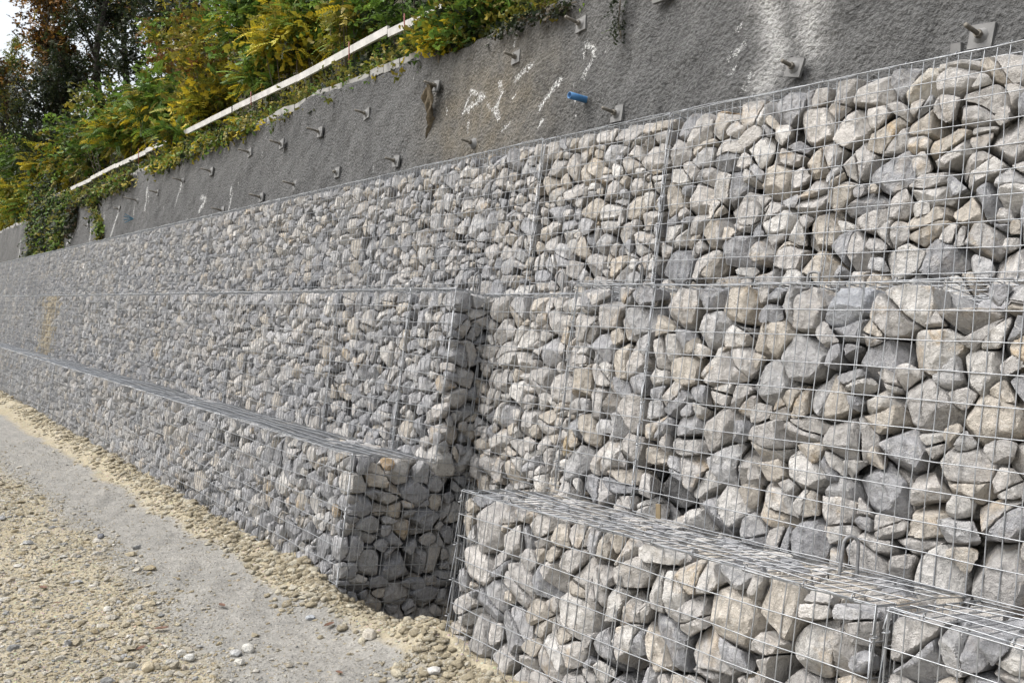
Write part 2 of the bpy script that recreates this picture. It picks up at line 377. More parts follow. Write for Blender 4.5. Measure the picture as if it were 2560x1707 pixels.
ordw = "first second third fourth fifth sixth seventh eighth ninth tenth eleventh twelfth thirteenth".split()
def panel_noise(seed, a, b_):  # gentle bulge of a mesh panel
    return .013*vnoise(np.stack([a*1.1, b_*1.7], -1), seed) + .0042*vnoise(np.stack([a*6, b_*6], -1), seed+50)
WR = .0022
def wire_panel(acc, pos, la, lb, sa, sb, seed, r=WR, seg=.1, diaph=None, rh=None, amp=1.):
    """pos(a,b,off)->world; wires along b every sa, along a every sb"""
    na = max(1, round(la/sa)); nb = max(1, round(lb/sb))
    av = np.linspace(0, la, na+1); bv = np.linspace(0, lb, nb+1)
    kb = max(2, int(lb/seg)+1); ka = max(2, int(la/seg)+1)
    rl = np.random.default_rng(seed)
    bb = np.linspace(0, lb, kb); A_, B_ = np.meshgrid(av, bb, indexing='ij')
    Aw = A_ + .0022*vnoise(np.stack([A_*23.7, B_*2.5], -1), seed+1) + rl.normal(0, .0012, (len(av), 1))
    off = amp*panel_noise(seed, A_, B_)
    V, q = tubes(pos(Aw, B_, off), r, 5); acc.add(V, q)
    aa = np.linspace(0, la, ka); B2, A2_ = np.meshgrid(bv, aa, indexing='ij')
    Bw = B2 + .0035*vnoise(np.stack([A2_*2.2, B2*31.], -1), seed+2)
    off = amp*panel_noise(seed, A2_, B2) - 2*r*.9
    V, q = tubes(pos(A2_, Bw, off), rh or r, 5); acc.add(V, q)
    if diaph is not None:
        for a0 in diaph:
            A3 = np.full((1, kb), a0+.012); B3 = bb[None]
            V, q = tubes(pos(A3 + .002*vnoise(np.stack([A3*9, B3*3], -1), seed), B3, amp*panel_noise(seed, A3, B3)+.003), r*1.25, 5); acc.add(V, q)
def rings(acc, P, axis, rr=.011, tr=.0017, turns=1.15):
    """small wire rings round points P with given axis"""
    axis = np.asarray(axis, float); axis /= np.linalg.norm(axis)
    e1 = np.cross(axis, (0.3, .2, .9)); e1 /= np.linalg.norm(e1); e2 = np.cross(axis, e1)
    a = np.linspace(0, 2*np.pi*turns, 12)
    for p in P:
        L = p + rr*(np.cos(a)[:, None]*e1 + np.sin(a)[:, None]*e2) + axis*np.linspace(-.006, .006, 12)[:, None]
        V, q = tubes(L, tr, 5); acc.add(V, q)

def loop_mesh(acc, c, e1, up, w, h):
    a = np.linspace(0, np.pi, 12)
    L = [c - e1*w*1.15 - up*.03] + [c - e1*w*np.cos(t) + up*(h*.72 + h*.28*np.sin(t)) for t in a] + [c + e1*w*1.15 - up*.03]
    V, q = tubes(np.array(L)[None], .0062, 7); acc.add(V, q)
for k, B in enumerate(BK):
    fr, x0, x1, d, h, H = B['fr'], B['x0'], B['x1'], B['d'], B['h'], B['H']
    Lx = x1-x0; base = fw((x0, d, h-H), fr)
    root = thing("gabion_basket", B['label'], "gabion", base, "wire baskets of the gabion wall"); B['root'] = root
    dist = np.linalg.norm(fw((np.clip(-2, x0, x1), d, h), fr) - np.array([0, 0, CAMH])); seg = .1 if dist < 7 else .2
    s = 100+k*7
    a = Acc()
    wire_panel(a, lambda A_, B_, o: fw(np.stack([x0+A_, d+o-.004, h-B_], -1), fr), Lx, H, .05, .1, s, seg=seg,
               diaph=list(np.arange(1., Lx-.5, 1.)))
    a.build("front_panel", M_WIRE, root, base)
    if B['lid']:
        a = Acc(); wire_panel(a, lambda A_, B_, o: fw(np.stack([x0+A_, d+B_, h+.002-o*.8-.006*np.sin(B_/.95*3.1)], -1), fr), Lx, B['D'], .05, .1, s+3, seg=seg)
        a.build("lid", M_WIRE, root, base)
    for side, xs in (('left', x0), ('right', x1)):
        if not (B['end'] == side or (side == 'left' and d in (3.238, 3.03)) or (side == 'right' and d == 2.492)): continue
        a = Acc(); wire_panel(a, lambda A_, B_, o: fw(np.stack([xs+o*.4*np.ones_like(A_), d+A_, h-B_], -1), fr), B['D'] if B['end'] == side or (side == 'left' and B['d'] == 3.238) else .3 if B['d'] == 3.03 else .1, H, .05, .1, s+5, seg=seg)
        a.build("side_panel", M_WIRE, root, base)
    a = Acc(); ex = fw((1, 0, 0), fr)-fw((0, 0, 0), fr); eh = fw((0, 0, 1), fr)-fw((0, 0, 0), fr); ed = fw((0, 1, 0), fr)-fw((0, 0, 0), fr)
    def lace(p0, p1, step, rr, jit):        # wire running p0 -> p1 with small coils
        p0, p1 = np.asarray(p0), np.asarray(p1); Ln = np.linalg.norm(p1-p0); t_ = (p1-p0)/Ln; out = [p0]
        f1 = np.cross(t_, (.3, .2, .9)); f1 /= np.linalg.norm(f1); f2 = np.cross(t_, f1)
        for c_ in np.arange(step*.6, Ln-.03, step):
            c_ = c_+rng.normal(0, jit)
            for w_ in np.linspace(0, 2*np.pi*1.2, 11 if dist < 7 else 6): out.append(p0+t_*(c_+.012*(w_/7.5))+rr*((np.cos(w_)-1)*f1+np.sin(w_)*f2))
        out.append(p1); return out
    pl, pr = fw((x0, d-.006, h+.006), fr), fw((x1, d-.006, h+.006), fr); bl, br = fw((x0, d-.006, h-H+.02), fr), fw((x1, d-.006, h-H+.02), fr)
    path = lace(bl, pl, .17, .010, .01) + lace(pl, pr, .20 if dist < 9 else .5, .012, .02) + lace(pr, br, .17, .010, .01)
    V, q = tubes(np.array(path)[None], WR*.95, 5); a.add(V, q)
    a.build("binding_wire", M_WIRE, root, base)
    for pu, pv, dl, w_, h_, tw in B['loops']:      # steel rope eye standing on the lid, dl deep
        r_ = ray_l(pu, pv) if fr == 'L' else ray(pu, pv); rd = r_[1]*CT-r_[2]*ST; P_ = r_*(dl/rd)
        c = fw((P_[0], dl, P_[1]*ST+P_[2]*CT), fr); a = Acc(); loop_mesh(a, c, ex*math.cos(tw)+ed*math.sin(tw), eh, w_, h_)
        a.build("lifting_loop", M_ROPE, root, base)

# ------------------------------------------------------------------ stones packed in the baskets
AN = 1.13                      # stones lie a little flat: packing is done in a space stretched upwards
def pack(x0, x1, d0, h1, H, faces, end, seed, big):
    """returns seeds (n,3) in (x,d,h*AN), radii, front flag and exposure list"""
    r = np.random.default_rng(seed); P = np.zeros((0, 3)); Rr = np.zeros(0); ex = []
    def throw(area, dens, gen, fac, med, sig, tag_):
        nonlocal P, Rr
        rad = np.sort(np.clip(r.lognormal(math.log(med), sig, int(area*dens)), .024, .115))[::-1]
        for q in rad:
            c = gen(60, q)
            if len(P):
                near = P; D = np.sqrt(((c[:, None]-near[None])**2).sum(2)) - fac*(q+Rr[None])
                s = D.min(1)
            else: s = np.ones(len(c))
            ok = np.where(s > 0)[0]
            if not len(ok): continue
            j = ok[np.argmin(s[ok])]
            P = np.vstack([P, c[j]]); Rr = np.append(Rr, q); ex.append(tag_)
    hh0, hh1 = (h1-H)*AN, h1*AN
    U = r.uniform
    def clampx(q, n): return U(x0+q*.6, max(x0+q*.6+.001, x1-q*.6), n)
    if 'E' in faces:
        throw(.95*H, 150/big**2, lambda n, q: np.stack([x1-.012-q*.75-U(0, .02, n), U(d0+q*.6, d0+.95-q*.5, n), U(hh0+q*.3, hh1-q*.6-.03, n)], -1), .82, .066*big, .36, 2)
    throw((x1-x0)*H, 190/big**2, lambda n, q: np.stack([clampx(q, n), d0+.010+q*.74+U(0, .025, n)**1, U(hh0+q*.2, hh1-.012-q*.6-.012*U(0, 1, n), n)], -1), .82, .066*big, .38, 0)
    if 'T' in faces:
        throw((x1-x0)*.55, 170/big**2, lambda n, q: np.stack([clampx(q, n), U(d0+.1, d0+.68, n), hh1-.02-q*.75-U(0, .03, n)], -1), .82, .066*big, .36, 1)
    nf = len(P)
    throw((x1-x0)*H, 110, lambda n, q: np.stack([clampx(q, n), U(d0+.17, d0+.29, n), U(hh0, hh1-q*.7-.03, n)], -1), .84, .06, .3, 3)
    return P, Rr, np.array(ex), nf
def support_cut(rv, dirs, M, lo, hi, r):
    """cut n stones (radial rv (n,k)) with M random chips each"""
    n = len(rv)
    for _ in range(M):
        m = r.normal(size=(n, 3)); m /= np.linalg.norm(m, axis=1, keepdims=True)
        c = m@dirs.T; s = (rv*c).max(1)*r.uniform(lo, hi, n)
        lim = np.where(c > .05, s[:, None]/np.maximum(c, .05), 9.); rv = np.minimum(rv, lim)
    return rv
GREY = np.array([[.345, .345, .355], [.385, .382, .387], [.30, .302, .312], [.42, .415, .412]])
WARM = np.array([[.46, .44, .418], [.48, .457, .43], [.43, .413, .395], [.53, .512, .485], [.47, .43, .375]])
STONES = []                    # every visible stone: V (world), faces, colour, random, size on screen
def make_stones(B, k):
    fr, x0, x1, d0, h1 = B['fr'], B['x0']+.006, B['x1']-.006, B['d'], B['h']
    P, Rr, ex, nf = pack(x0, x1, d0, h1, B['H'], B['faces'], B['end'], 1000+k, B['big'])
    r = np.random.default_rng(2000+k); n = len(P)
    D = np.sqrt(((P[:, None]-P[None])**2).sum(2)); np.fill_diagonal(D, 9)
    K = min(20, n-1); nb = np.argsort(D - Rr[None], axis=1)[:, :K]
    V = P[nb]-P[:, None]; dd = np.linalg.norm(V, axis=2)
    Nn = V/dd[..., None]; Nn = Nn + r.normal(0, .11, Nn.shape); Nn /= np.linalg.norm(Nn, axis=2, keepdims=True)
    dist = (dd**2 + Rr[:, None]**2 - Rr[nb]**2)/(2*dd) - r.uniform(.001, .009, dd.shape)
    dist = np.maximum(dist, Rr[:, None]*.42)
    planes, dists = [Nn], [dist]
    def face(axis, sign, lim, mask, cnt, tilt):
        gapd = (lim - P[:, axis])*sign
        for j in range(cnt):
            nrm = np.zeros((n, 3)); nrm[:, axis] = sign
            tl = np.abs(r.normal(0, tilt, n)) if j else np.abs(r.normal(0, tilt*.5, n)); az = r.uniform(0, 6.28, n)
            o = [q for q in range(3) if q != axis]
            nrm[:, axis] *= np.cos(tl); nrm[:, o[0]] = np.sin(tl)*np.cos(az); nrm[:, o[1]] = np.sin(tl)*np.sin(az)
            di = (gapd-.0035)*np.cos(tl) + Rr*np.sin(tl)*r.uniform(.1, .45, n)
            di = np.where(mask, np.maximum(di, .018), 9.)
            planes.append(nrm[:, None]); dists.append(di[:, None])
        nrm = np.zeros((n, 3)); nrm[:, axis] = sign
        planes.append(nrm[:, None]); dists.append(np.where((lim-P[:, axis])*sign < .35, np.maximum((lim-P[:, axis])*sign-.0025, .012), 9.)[:, None])
    face(1, -1, d0, ex != 3, 3, .55)
    face(2, 1, h1*AN-.004, P[:, 2] > h1*AN-.16, 2, .4)
    face(0, 1, x1, P[:, 0] > x1-.14, 3 if B['end'] == 'right' else 1, .5)
    face(0, -1, x0, P[:, 0] < x0+.14, 1, .18)
    for _ in range(2):         # free cuts
        nrm = r.normal(size=(n, 3)); nrm /= np.linalg.norm(nrm, axis=1, keepdims=True)
        planes.append(nrm[:, None]); dists.append((Rr*r.uniform(.66, 1.3, n))[:, None])
    Nn = np.concatenate(planes, 1); dist = np.concatenate(dists, 1)
    sp = np.where((Rr > .040) & (r.random(n) < .62))[0]                # crushed rock: many lumps are broken in two
    m_ = r.normal(size=(len(sp), 3))*np.array([[1, .32, 1], [1, 1, .32], [.32, 1, 1], [1, .32, 1]])[ex[sp]]; m_ /= np.linalg.norm(m_, axis=1, keepdims=True)
    de = Rr[sp]*r.uniform(.22, .50, len(sp)); fr_ = r.uniform(.7, 1.3, len(sp)); g_ = r.uniform(.001, .005, len(sp))
    def half(sgn, off):
        sh = m_*(sgn*off)[:, None]; d_ = np.maximum(dist[sp] - np.einsum('npk,nk->np', Nn[sp], sh), .010)
        return P[sp]+sh, np.concatenate([Nn[sp], (-sgn*m_)[:, None]], 1), np.concatenate([d_, (off-g_)[:, None]], 1)
    pa, na_, da = half(1., de*fr_); pb, nb2, db = half(-1., de*(2-fr_))
    padN = np.tile(np.array([[[0, 1., 0]]]), (n, 1, 1)); padD = np.full((n, 1), 9.)
    Nn = np.concatenate([Nn, padN], 1); dist = np.concatenate([dist, padD], 1)
    P = P.copy(); P[sp], Nn[sp], dist[sp] = pa, na_, da
    P = np.concatenate([P, pb]); Nn = np.concatenate([Nn, nb2]); dist = np.concatenate([dist, db]); ex = np.concatenate([ex, ex[sp]]); Rr = np.concatenate([Rr, Rr[sp]])
    Rr = Rr.copy(); Rr[sp] *= .86; Rr[n:] *= .86
    keep = (r.random(len(P)) > .012) | (ex == 3)
    P, Nn, dist, ex, Rr = P[keep], Nn[keep], dist[keep], ex[keep], Rr[keep]; n = len(P)
    C = P.copy(); C[:, 2] /= AN; Cw = fw(C, fr)
    u, v, z = project(Cw); px = 2*Rr*2319.69/2.5/z                       # size in the 1024 picture
    inview = (z > .5) & (u > -250) & (u < 2850) & (v > -250) & (v < 2000)
    lod = np.where(ex == 3, np.where(px > 14, 2, 1), np.where(px > 33, 4, np.where(px > 17, 3, np.where(px > 8.5, 2, 1))))
    lod = np.where(inview, lod, 1)
    warmp = (.74 if B['near'] else .48)+r.uniform(-.12, .12); bri = r.uniform(.94, 1.05)*(1 if B['near'] else .90)
    for L in (1, 2, 3, 4):
        S = np.where(lod == L)[0]
        if not len(S): continue
        dirs, fc = ICO[L]
        for c0 in range(0, len(S), 60):
            s = S[c0:c0+60]; p = (18, 28, 44, 64)[L-1]
            acc = (1/(2.1*Rr[s])**p)[:, None]*np.ones((1, len(dirs)))
            for j in range(Nn.shape[1]):
                c = Nn[s, j]@dirs.T
                acc = acc + (np.maximum(c, 0)/dist[s, j][:, None])**p
            rv = acc**(-1/p)
            rv = support_cut(rv, dirs, (1, 2, 2, 3)[L-1], .68, .92, r); rv = support_cut(rv, dirs, (1, 2, 4, 6)[L-1], .88, .98, r)
            if L >= 3:
                for f_, am in ((2.2, .012), (5., .008), (11., .005) if L == 4 else (5, .0)):
                    for i in range(len(s)):
                        rv[i] *= 1 + am*vnoise(dirs*f_, int(r.integers(1e6)))
            for i, si in enumerate(s):
                Vv = P[si] + dirs*rv[i][:, None]
                q2 = Vv[:, [0, 2]]*4.2; tx = np.clip(np.minimum(Vv[:, 0]-x0, x1-Vv[:, 0])/.14, 0, 1); th_ = np.clip((h1*AN-Vv[:, 2])/.14, 0, 1)
                Vv[:, 0] += .024*tx*vnoise(q2, 300+k); Vv[:, 2] += .024*th_*vnoise(q2, 400+k); Vv[:, 2] /= AN
                wm = r.random() < warmp
                col = (WARM if wm else GREY)[r.integers(5 if wm else 4)]*r.uniform(.84, 1.12)*bri
                tan = (r.random()**3.2)*(.9 if wm else .3)
                if B['ochre'] and abs(C[si, 0]-sum(B['ochre'])/2) < .62+r.normal(0, .22): col = np.array([.38, .315, .20])*r.uniform(.8, 1.15); tan = .5
                STONES.append(dict(V=fw(Vv, fr), F=fc, col=col, tan=tan, rnd=r.random(), px=px[si] if (ex[si] != 3 and inview[si]) else 0, c=Cw[si],
                                   loc=C[si], B=B, k=k, wm=wm, u=u[si], v=v[si], front=ex[si]))
for k, B in enumerate(BK):
    if B['label'].startswith("long middle") and B['x0'] < -16.4 < B['x1']+2: B['ochre'] = (-18.1, -16.5)
    make_stones(B, k)
for pu, pv, cc, tn in ((2318, 238, (.60, .565, .50), .35), (1434, 1112, (.42, .36, .25), .8), (1850, 312, (.33, .25, .17), .6), (1238, 1203, (.46, .33, .22), .9),
                       (962, 1166, (.40, .30, .20), .9), (1522, 1385, (.44, .31, .20), .9), (2135, 770, (.34, .35, .37), 0), (2400, 1130, (.36, .355, .35), .1), (1270, 1490, (.36, .36, .365), .1), (1330, 1330, (.47, .40, .32), .8)):
    c_ = [(math.hypot(q_['u']-pu, q_['v']-pv), q_) for q_ in STONES if q_['px'] > 0]; q_ = min(c_, key=lambda t_: t_[0])[1]; q_['col'] = np.array(cc); q_['tan'] = tn; q_['wm'] = True
# plain boxes added inside each basket: block light from behind, coloured dark as gap shade
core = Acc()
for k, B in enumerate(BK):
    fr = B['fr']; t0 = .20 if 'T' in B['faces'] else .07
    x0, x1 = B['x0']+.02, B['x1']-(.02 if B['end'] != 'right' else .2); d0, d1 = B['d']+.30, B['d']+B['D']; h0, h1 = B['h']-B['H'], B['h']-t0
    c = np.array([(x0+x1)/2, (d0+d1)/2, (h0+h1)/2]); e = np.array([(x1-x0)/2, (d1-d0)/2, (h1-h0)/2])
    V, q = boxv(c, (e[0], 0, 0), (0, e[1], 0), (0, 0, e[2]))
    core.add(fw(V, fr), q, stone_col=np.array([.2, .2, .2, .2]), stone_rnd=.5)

# the 300 stones that show largest are things of their own
def seen(s): return s['px'] > 0 and -40 < s['u'] < 2600 and -40 < s['v'] < 1747
BNAME = {}
def bname(B):
    t = B['label']
    for key, nm in (("two pale wall streaks", "second top basket"), ("top tier basket nearest", "nearest top basket"), ("narrow stone filled", "narrow top basket"),
                    ("recessed middle tier", "recessed middle basket"), ("slim middle tier", "slim proud middle basket"), ("widest", "widest middle basket"),
                    ("low front", "low lidded front basket"), ("low corner", "low corner basket"), ("dark lower", "dark lower basket"),
                    ("end of the far run", "open low end basket"), ("slim end", "slim end basket"), ("one metre", "one metre middle basket")):
        if key in t: return nm
    return "far basket"
order = sorted([i for i, s in enumerate(STONES) if seen(s)], key=lambda i: -STONES[i]['px'])[:300]
num = lambda i: (ordw[i] if i < len(ordw) else f"{i+1}th")
for i in order:
    s = STONES[i]; B = s['B']; V = s['V']; nv = len(V)
    row = int((B['h']-s['loc'][2])/.1); colm = int((s['loc'][0]-B['x0'])/.05)
    ext = V.max(0)-V.min(0); w = max(ext[0], ext[1]); shp = "flat" if ext[2] < .7*w else "upright" if ext[2] > 1.15*w else "blocky"
    lum = s['col'].mean(); cn = ("pale warm" if lum > .43 else "beige grey") if s['wm'] else ("dark blue-grey" if lum < .28 else "blue-grey")
    if s['tan'] > .6: cn = "rust stained"
    where = f"mesh row {row+1}, wire {colm+1}"
    lab = f"{cn} {shp} stone, {bname(B)}, {num(row)} mesh row down, wire {colm+1}"
    if s['front'] == 1: lab = f"{cn} {shp} stone under the lid, {bname(B)}, wire {colm+1}, row {int((s['loc'][1]-B['d'])/.1)+1}"
    if s['front'] == 2: lab = f"{cn} {shp} stone, end face of {bname(B)}, {num(row)} row, wire {int((s['loc'][1]-B['d'])/.05)+1}"
    o = mesh("stone", V, s['F'], M_STONE, attr={"stone_col": np.tile(np.append(s['col'], s['tan']), (nv, 1)), "stone_rnd": np.full(nv, s['rnd'])}, loc=s['c'], sharp=R_(17))
    tag(o, lab, "stone", "stones packed in the wire baskets")
rest = Acc(); chosen = set(order)
for i, s in enumerate(STONES):
    if i in chosen: continue
    rest.add(s['V'], s['F'], stone_col=np.append(s['col'], s['tan']), stone_rnd=s['rnd'])
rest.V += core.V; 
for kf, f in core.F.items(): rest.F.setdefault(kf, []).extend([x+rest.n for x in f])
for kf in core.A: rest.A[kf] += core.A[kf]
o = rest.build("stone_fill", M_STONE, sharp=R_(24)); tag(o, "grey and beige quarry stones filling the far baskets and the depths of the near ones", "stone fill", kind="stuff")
print("stones", len(STONES), "px300", STONES[order[-1]]['px'])

# ------------------------------------------------------------------ sprayed concrete wall behind
xs = [3.]; 
while xs[-1] > -62: xs.append(xs[-1] - max(.03, .0035*max(0, -xs[-1])*1.3))
xs = np.array(xs[::-1]); zs = np.concatenate([np.arange(-1.6, .7, .3), np.arange(.7, 2.72, .03)])
XX, ZZ = np.meshgrid(xs, zs, indexing='ij')
top = 2.72 + .05*vnoise(xs[:, None]*.5, 21) + .02*vnoise(xs[:, None]*2.4, 22) + .10*np.clip((-8.9-xs)/.4, 0, 1)
ZZ = np.where(ZZ > .7, .7+(ZZ-.7)/(2.69-.7)*(top[:, None]-.7), ZZ)
P2 = np.stack([XX, ZZ], -1)
dy = .035*vnoise(P2*.6, 23) + .022*vnoise(P2*2.3, 24) + .010*vnoise(P2*9, 25) + .006*vnoise(P2*17, 26)
YY = SY0 + (ZZ-SZ0)*SK + dy
def seg_dist(U_, V_, pts):
    best = np.full(U_.shape, 1e9)
    for (a, b_), (c, d_) in zip(pts[:-1], pts[1:]):
        vx_, vy_ = c-a, d_-b_; t = np.clip(((U_-a)*vx_+(V_-b_)*vy_)/(vx_*vx_+vy_*vy_+1e-9), 0, 1)
        best = np.minimum(best, np.hypot(U_-a-t*vx_, V_-b_-t*vy_))
    return best
def wpts(pts, z0, o=(0, 0), sc=2.45):        # picture points -> (x, z) on the wall
    r = []
    for px_, py_ in pts:
        p = on_wall(o[0]+px_/sc, o[1]+py_/sc); r.append((p[0], p[2]))
    return r
lime = np.zeros_like(XX)
LR = [([(805, 555), (850, 580), (890, 590), (830, 640), (750, 680)], .05), ([(795, 600), (740, 690)], .035), ([(800, 640), (780, 700)], .04), ([(975, 510), (1000, 565), (960, 650), (965, 700), (990, 730)], .05),
      ([(910, 640), (950, 690), (985, 720)], .03), ([(1190, 400), (1130, 440), (1075, 490)], .05), ([(1355, 490), (1310, 550), (1260, 610), (1225, 665)], .05),
      ([(1510, 270), (1550, 300), (1550, 345)], .05), ([(1490, 310), (1490, 355)], .025), ([(1530, 390), (1500, 475)], .04), ([(1085, 190), (1070, 295)], .022), ([(628, 650), (628, 690)], .03),
      ([(450, 380), (450, 490)], .02), ([(780, 750), (770, 800)], .035), ([(1050, 750), (1005, 800)], .03), ([(1250, 730), (1220, 780)], .03), ([(152, 870), (150, 910)], .025), ([(215, 1020), (210, 1050)], .03), ([(1440, 480), (1440, 740)], .012), ([(1080, 580), (1060, 600)], .03), ([(1625, 300), (1625, 320)], .02)]
for pts, w in LR: lime = np.maximum(lime, np.exp(-(seg_dist(XX, ZZ, wpts(pts, 0, (850, 0)))/w)**2))
for pts, w in [([(845, 1110), (845, 1135)], .05), ([(905, 1150), (885, 1280)], .10), ([(912, 1170), (912, 1240)], .05), ([(1105, 1110), (1070, 1260)], .07), ([(1240, 1210), (1265, 1220), (1225, 1300)], .07), ([(1420, 1150), (1410, 1290)], .06), ([(1462, 1125), (1462, 1135)], .04),
               ([(1605, 930), (1600, 960)], .035), ([(730, 1300), (680, 1440)], .12), ([(545, 1380), (545, 1490)], .13), ([(820, 1260), (815, 1310)], .07), ([(1630, 840), (1630, 860)], .03), ([(640, 1320), (640, 1350)], .09), ([(470, 1400), (410, 1500)], .07), ([(600, 1440), (610, 1480)], .1), ([(1000, 1270), (1000, 1290)], .05), ([(1140, 1340), (1130, 1370)], .06), ([(130, 1480), (120, 1568)], .12)]:
    lime = np.maximum(lime, np.exp(-(seg_dist(XX, ZZ, wpts(pts, 0)) / w)**2))
for pts, w in [([(370, 155), (340, 190)], .03), ([(390, 265), (310, 355)], .045), ([(350, 410), (320, 440)], .04), ([(440, 440), (400, 540)], .035)]:
    lime = np.maximum(lime, .9*np.exp(-(seg_dist(XX, ZZ, wpts(pts, 0, (1700, 0)))/w)**2))
streak = np.zeros_like(XX)
for pts, w, am in [([(510, -60), (530, 120), (570, 330), (500, 500)], .12, 1.), ([(780, -60), (780, 120), (790, 260)], .13, 1.), ([(860, -60), (870, 80)], .08, .6), ([(200, 1500), (190, 1560)], .1, .0)]:
    streak = np.maximum(streak, am*np.exp(-(seg_dist(XX, ZZ, wpts(pts, 0, (1700, 0)))/w)**2))
c0 = on_wall(1240, 250); c1 = on_wall(1120, 300)
tanm = np.clip(np.exp(-((XX-c0[0])/1.0)**2-((ZZ-c0[2]+.1)/.75)**2)*1.1 + .5*np.exp(-((XX-c1[0])/.5)**2-((ZZ-c1[2])/.5)**2), 0, 1)
ii = np.arange(XX.size).reshape(XX.shape)
q = np.stack([ii[:-1, :-1], ii[1:, :-1], ii[1:, 1:], ii[:-1, 1:]], -1).reshape(-1, 4)
V = lw(np.stack([XX, YY, ZZ], -1).reshape(-1, 3)); nb_ = len(V)
Vb = lw(np.stack([xs, SY0+(top-SZ0)*SK+.42+0*xs, top], -1)); Vc = lw(np.stack([xs, SY0+(top-SZ0)*SK+.42, top-2.5], -1))
tl = ii[:, -1]; b0 = nb_+np.arange(len(xs)); c0_ = b0+len(xs)
q2 = np.concatenate([np.stack([tl[:-1], tl[1:], b0[1:], b0[:-1]], -1), np.stack([b0[:-1], b0[1:], c0_[1:], c0_[:-1]], -1)])
zz = np.zeros(2*len(xs)); 
wall = thing("retaining_wall", "rough grey sprayed concrete retaining wall rising behind the top baskets", "wall", lw((-8, SY0, -1.6)))
mesh("wall_face", np.vstack([V, Vb, Vc]), [q, q2], M_SHOT, wall, {"lime": np.append(lime.ravel(), zz), "streak": np.append(streak.ravel(), zz), "tan": np.append(tanm.ravel(), zz)}, loc=lw((-8, SY0, -1.6)))
a = Acc()                       # pale concrete lip along its top edge
xe = np.arange(-60, -8.9, .4)
tz = np.interp(xe, xs, top)
for j in range(len(xe)-1):
    if rng.random() < .04: continue
    x_0, x_1 = xe[j], xe[j+1]-.004; zc = (tz[j]+tz[j+1])/2+.035; yc = SY0+(zc-SZ0)*SK+.04+.012*rng.normal()
    V, qq = boxv(((x_0+x_1)/2, yc+.12, zc+.02*rng.normal()*.3), ((x_1-x_0)/2, 0, (tz[j+1]-tz[j])/2), (0, .15, 0), (0, 0, .052)); a.add(lw(V), qq)
a.build("coping", M_COPE, wall, lw((-8, SY0, -1.6)), smooth=False)

# soil nails: (plate centre px, plate half size m or 0, label, roll)
def nail(u, v, hs, label, ln=.16, group="soil nails in the sprayed wall", dirx=0.):
    hs = hs*.80; p = on_wall(u, v); p = p + np.array([0, -.02, 0]); nrm = np.array([0, -1, SK]); nrm = nrm/np.linalg.norm(nrm); e1 = np.array([1., 0, 0]); e2 = np.cross(nrm, e1)
    loc = lw(p); t = thing("soil_nail", label, "soil nail", loc, group)
    if hs:
        rl = .11*rng.normal(); a1, a2 = e1*math.cos(rl)+e2*math.sin(rl), e2*math.cos(rl)-e1*math.sin(rl)
        V, qq = boxv(p, a1*hs, a2*hs, nrm*.011); mesh("plate", lw(V), qq, M_PLATE, t, loc=loc, smooth=False)
    dn = np.array([dirx, -1, .20]); dn /= np.linalg.norm(dn)
    V, fc = rod([p-dn*.04, p+dn*ln*.5, p+dn*ln], .0135, 10); mesh("bolt", lw(V), fc, M_BOLT, t, loc=loc)
    V, fc = rod([p+dn*.010, p+dn*.055], .024, 6); mesh("nut", lw(V), fc, M_BOLT, t, loc=loc, smooth=False)
    if not hs or hs > .064:
        L = [p-nrm*.01, p+nrm*.012, p+nrm*.03]; V, qq = tubes(np.array(L), np.array([[.06, .045, .02]]), 10); mesh("mortar_collar", lw(V), qq, M_SHOT if False else M_PLATE, t, loc=loc)
NL = [(2459, 93, .088, "soil nail on the largest square plate at the upper right corner of the wall", .18),
      (1992, 171, .082, "soil nail on a square plate between the two pale lime streaks", .14),
      (1548, 286, .088, "soil nail with square plate just below the blue drain pipe", .17),
      (1458, 63, .082, "highest fully visible soil nail, its bolt tilted up steeply", .19),
      (1295, 145, .08, "soil nail on a tilted plate near the middle top of the wall", .15),
      (1095, 216, .075, "soil nail with the muddy rag hanging from it", .16),
      (1187, 359, 0, "soil nail without plate, low beside the tan patch", .15),
      (995, 404, .085, "soil nail with plate just above the top basket, below the hanging rag", .15),
      (921, 286, .085, "soil nail with plate left of the hanging rag", .17),
      (847, 432, .085, "short soil nail with plate close above the baskets, two steps from the rag", .07),
      (804, 331, .09, "largest plate of the upper nail row beside the end of the pale coping", .2),
      (708, 361, .09, "soil nail of the upper row, next farther from the coping end", .2),
      (628, 382, .09, "soil nail of the upper row with a thin long bolt", .2),
      (743, 463, .09, "soil nail of the lower row with a long bolt and plate", .2),
      (657, 494, .09, "soil nail of the lower row just over the basket edge", .2),
      (532, 429, .09, "soil nail with pale plate on the darker far wall", .2),
      (459, 452, 0, "soil nail without plate above a white lime streak", .2),
      (397, 482, .08, "soil nail with crooked upturned bolt and pale plate", .18),
      (560, 527, .09, "soil nail half hidden by the top basket edge", .2),
      (346, 502, 0, "rusty soil nail without plate, jutting level from the far wall", .3),
      (300, 523, .10, "small soil nail with narrow plate beside the blue pipe stubs", .12),
      (221, 565, .10, "farthest soil nail with plate, next to the hanging ivy", .12),
      (190, 573, 0, "farthest bare soil nail beside the ivy mass", .3)]
for u, v, hs, lab, ln in NL: nail(u, v, hs, lab, ln)
p = on_wall(1660, 2); p = p+np.array([0, -.02, .07]); V, qq = boxv(p, (.1, 0, 0), (0, .02, 0), (0, 0, .08)); o = mesh("nail_plate", lw(V), qq, M_PLATE, loc=lw(p), smooth=False); tag(o, "square plate cut by the top edge of the picture", "plate")
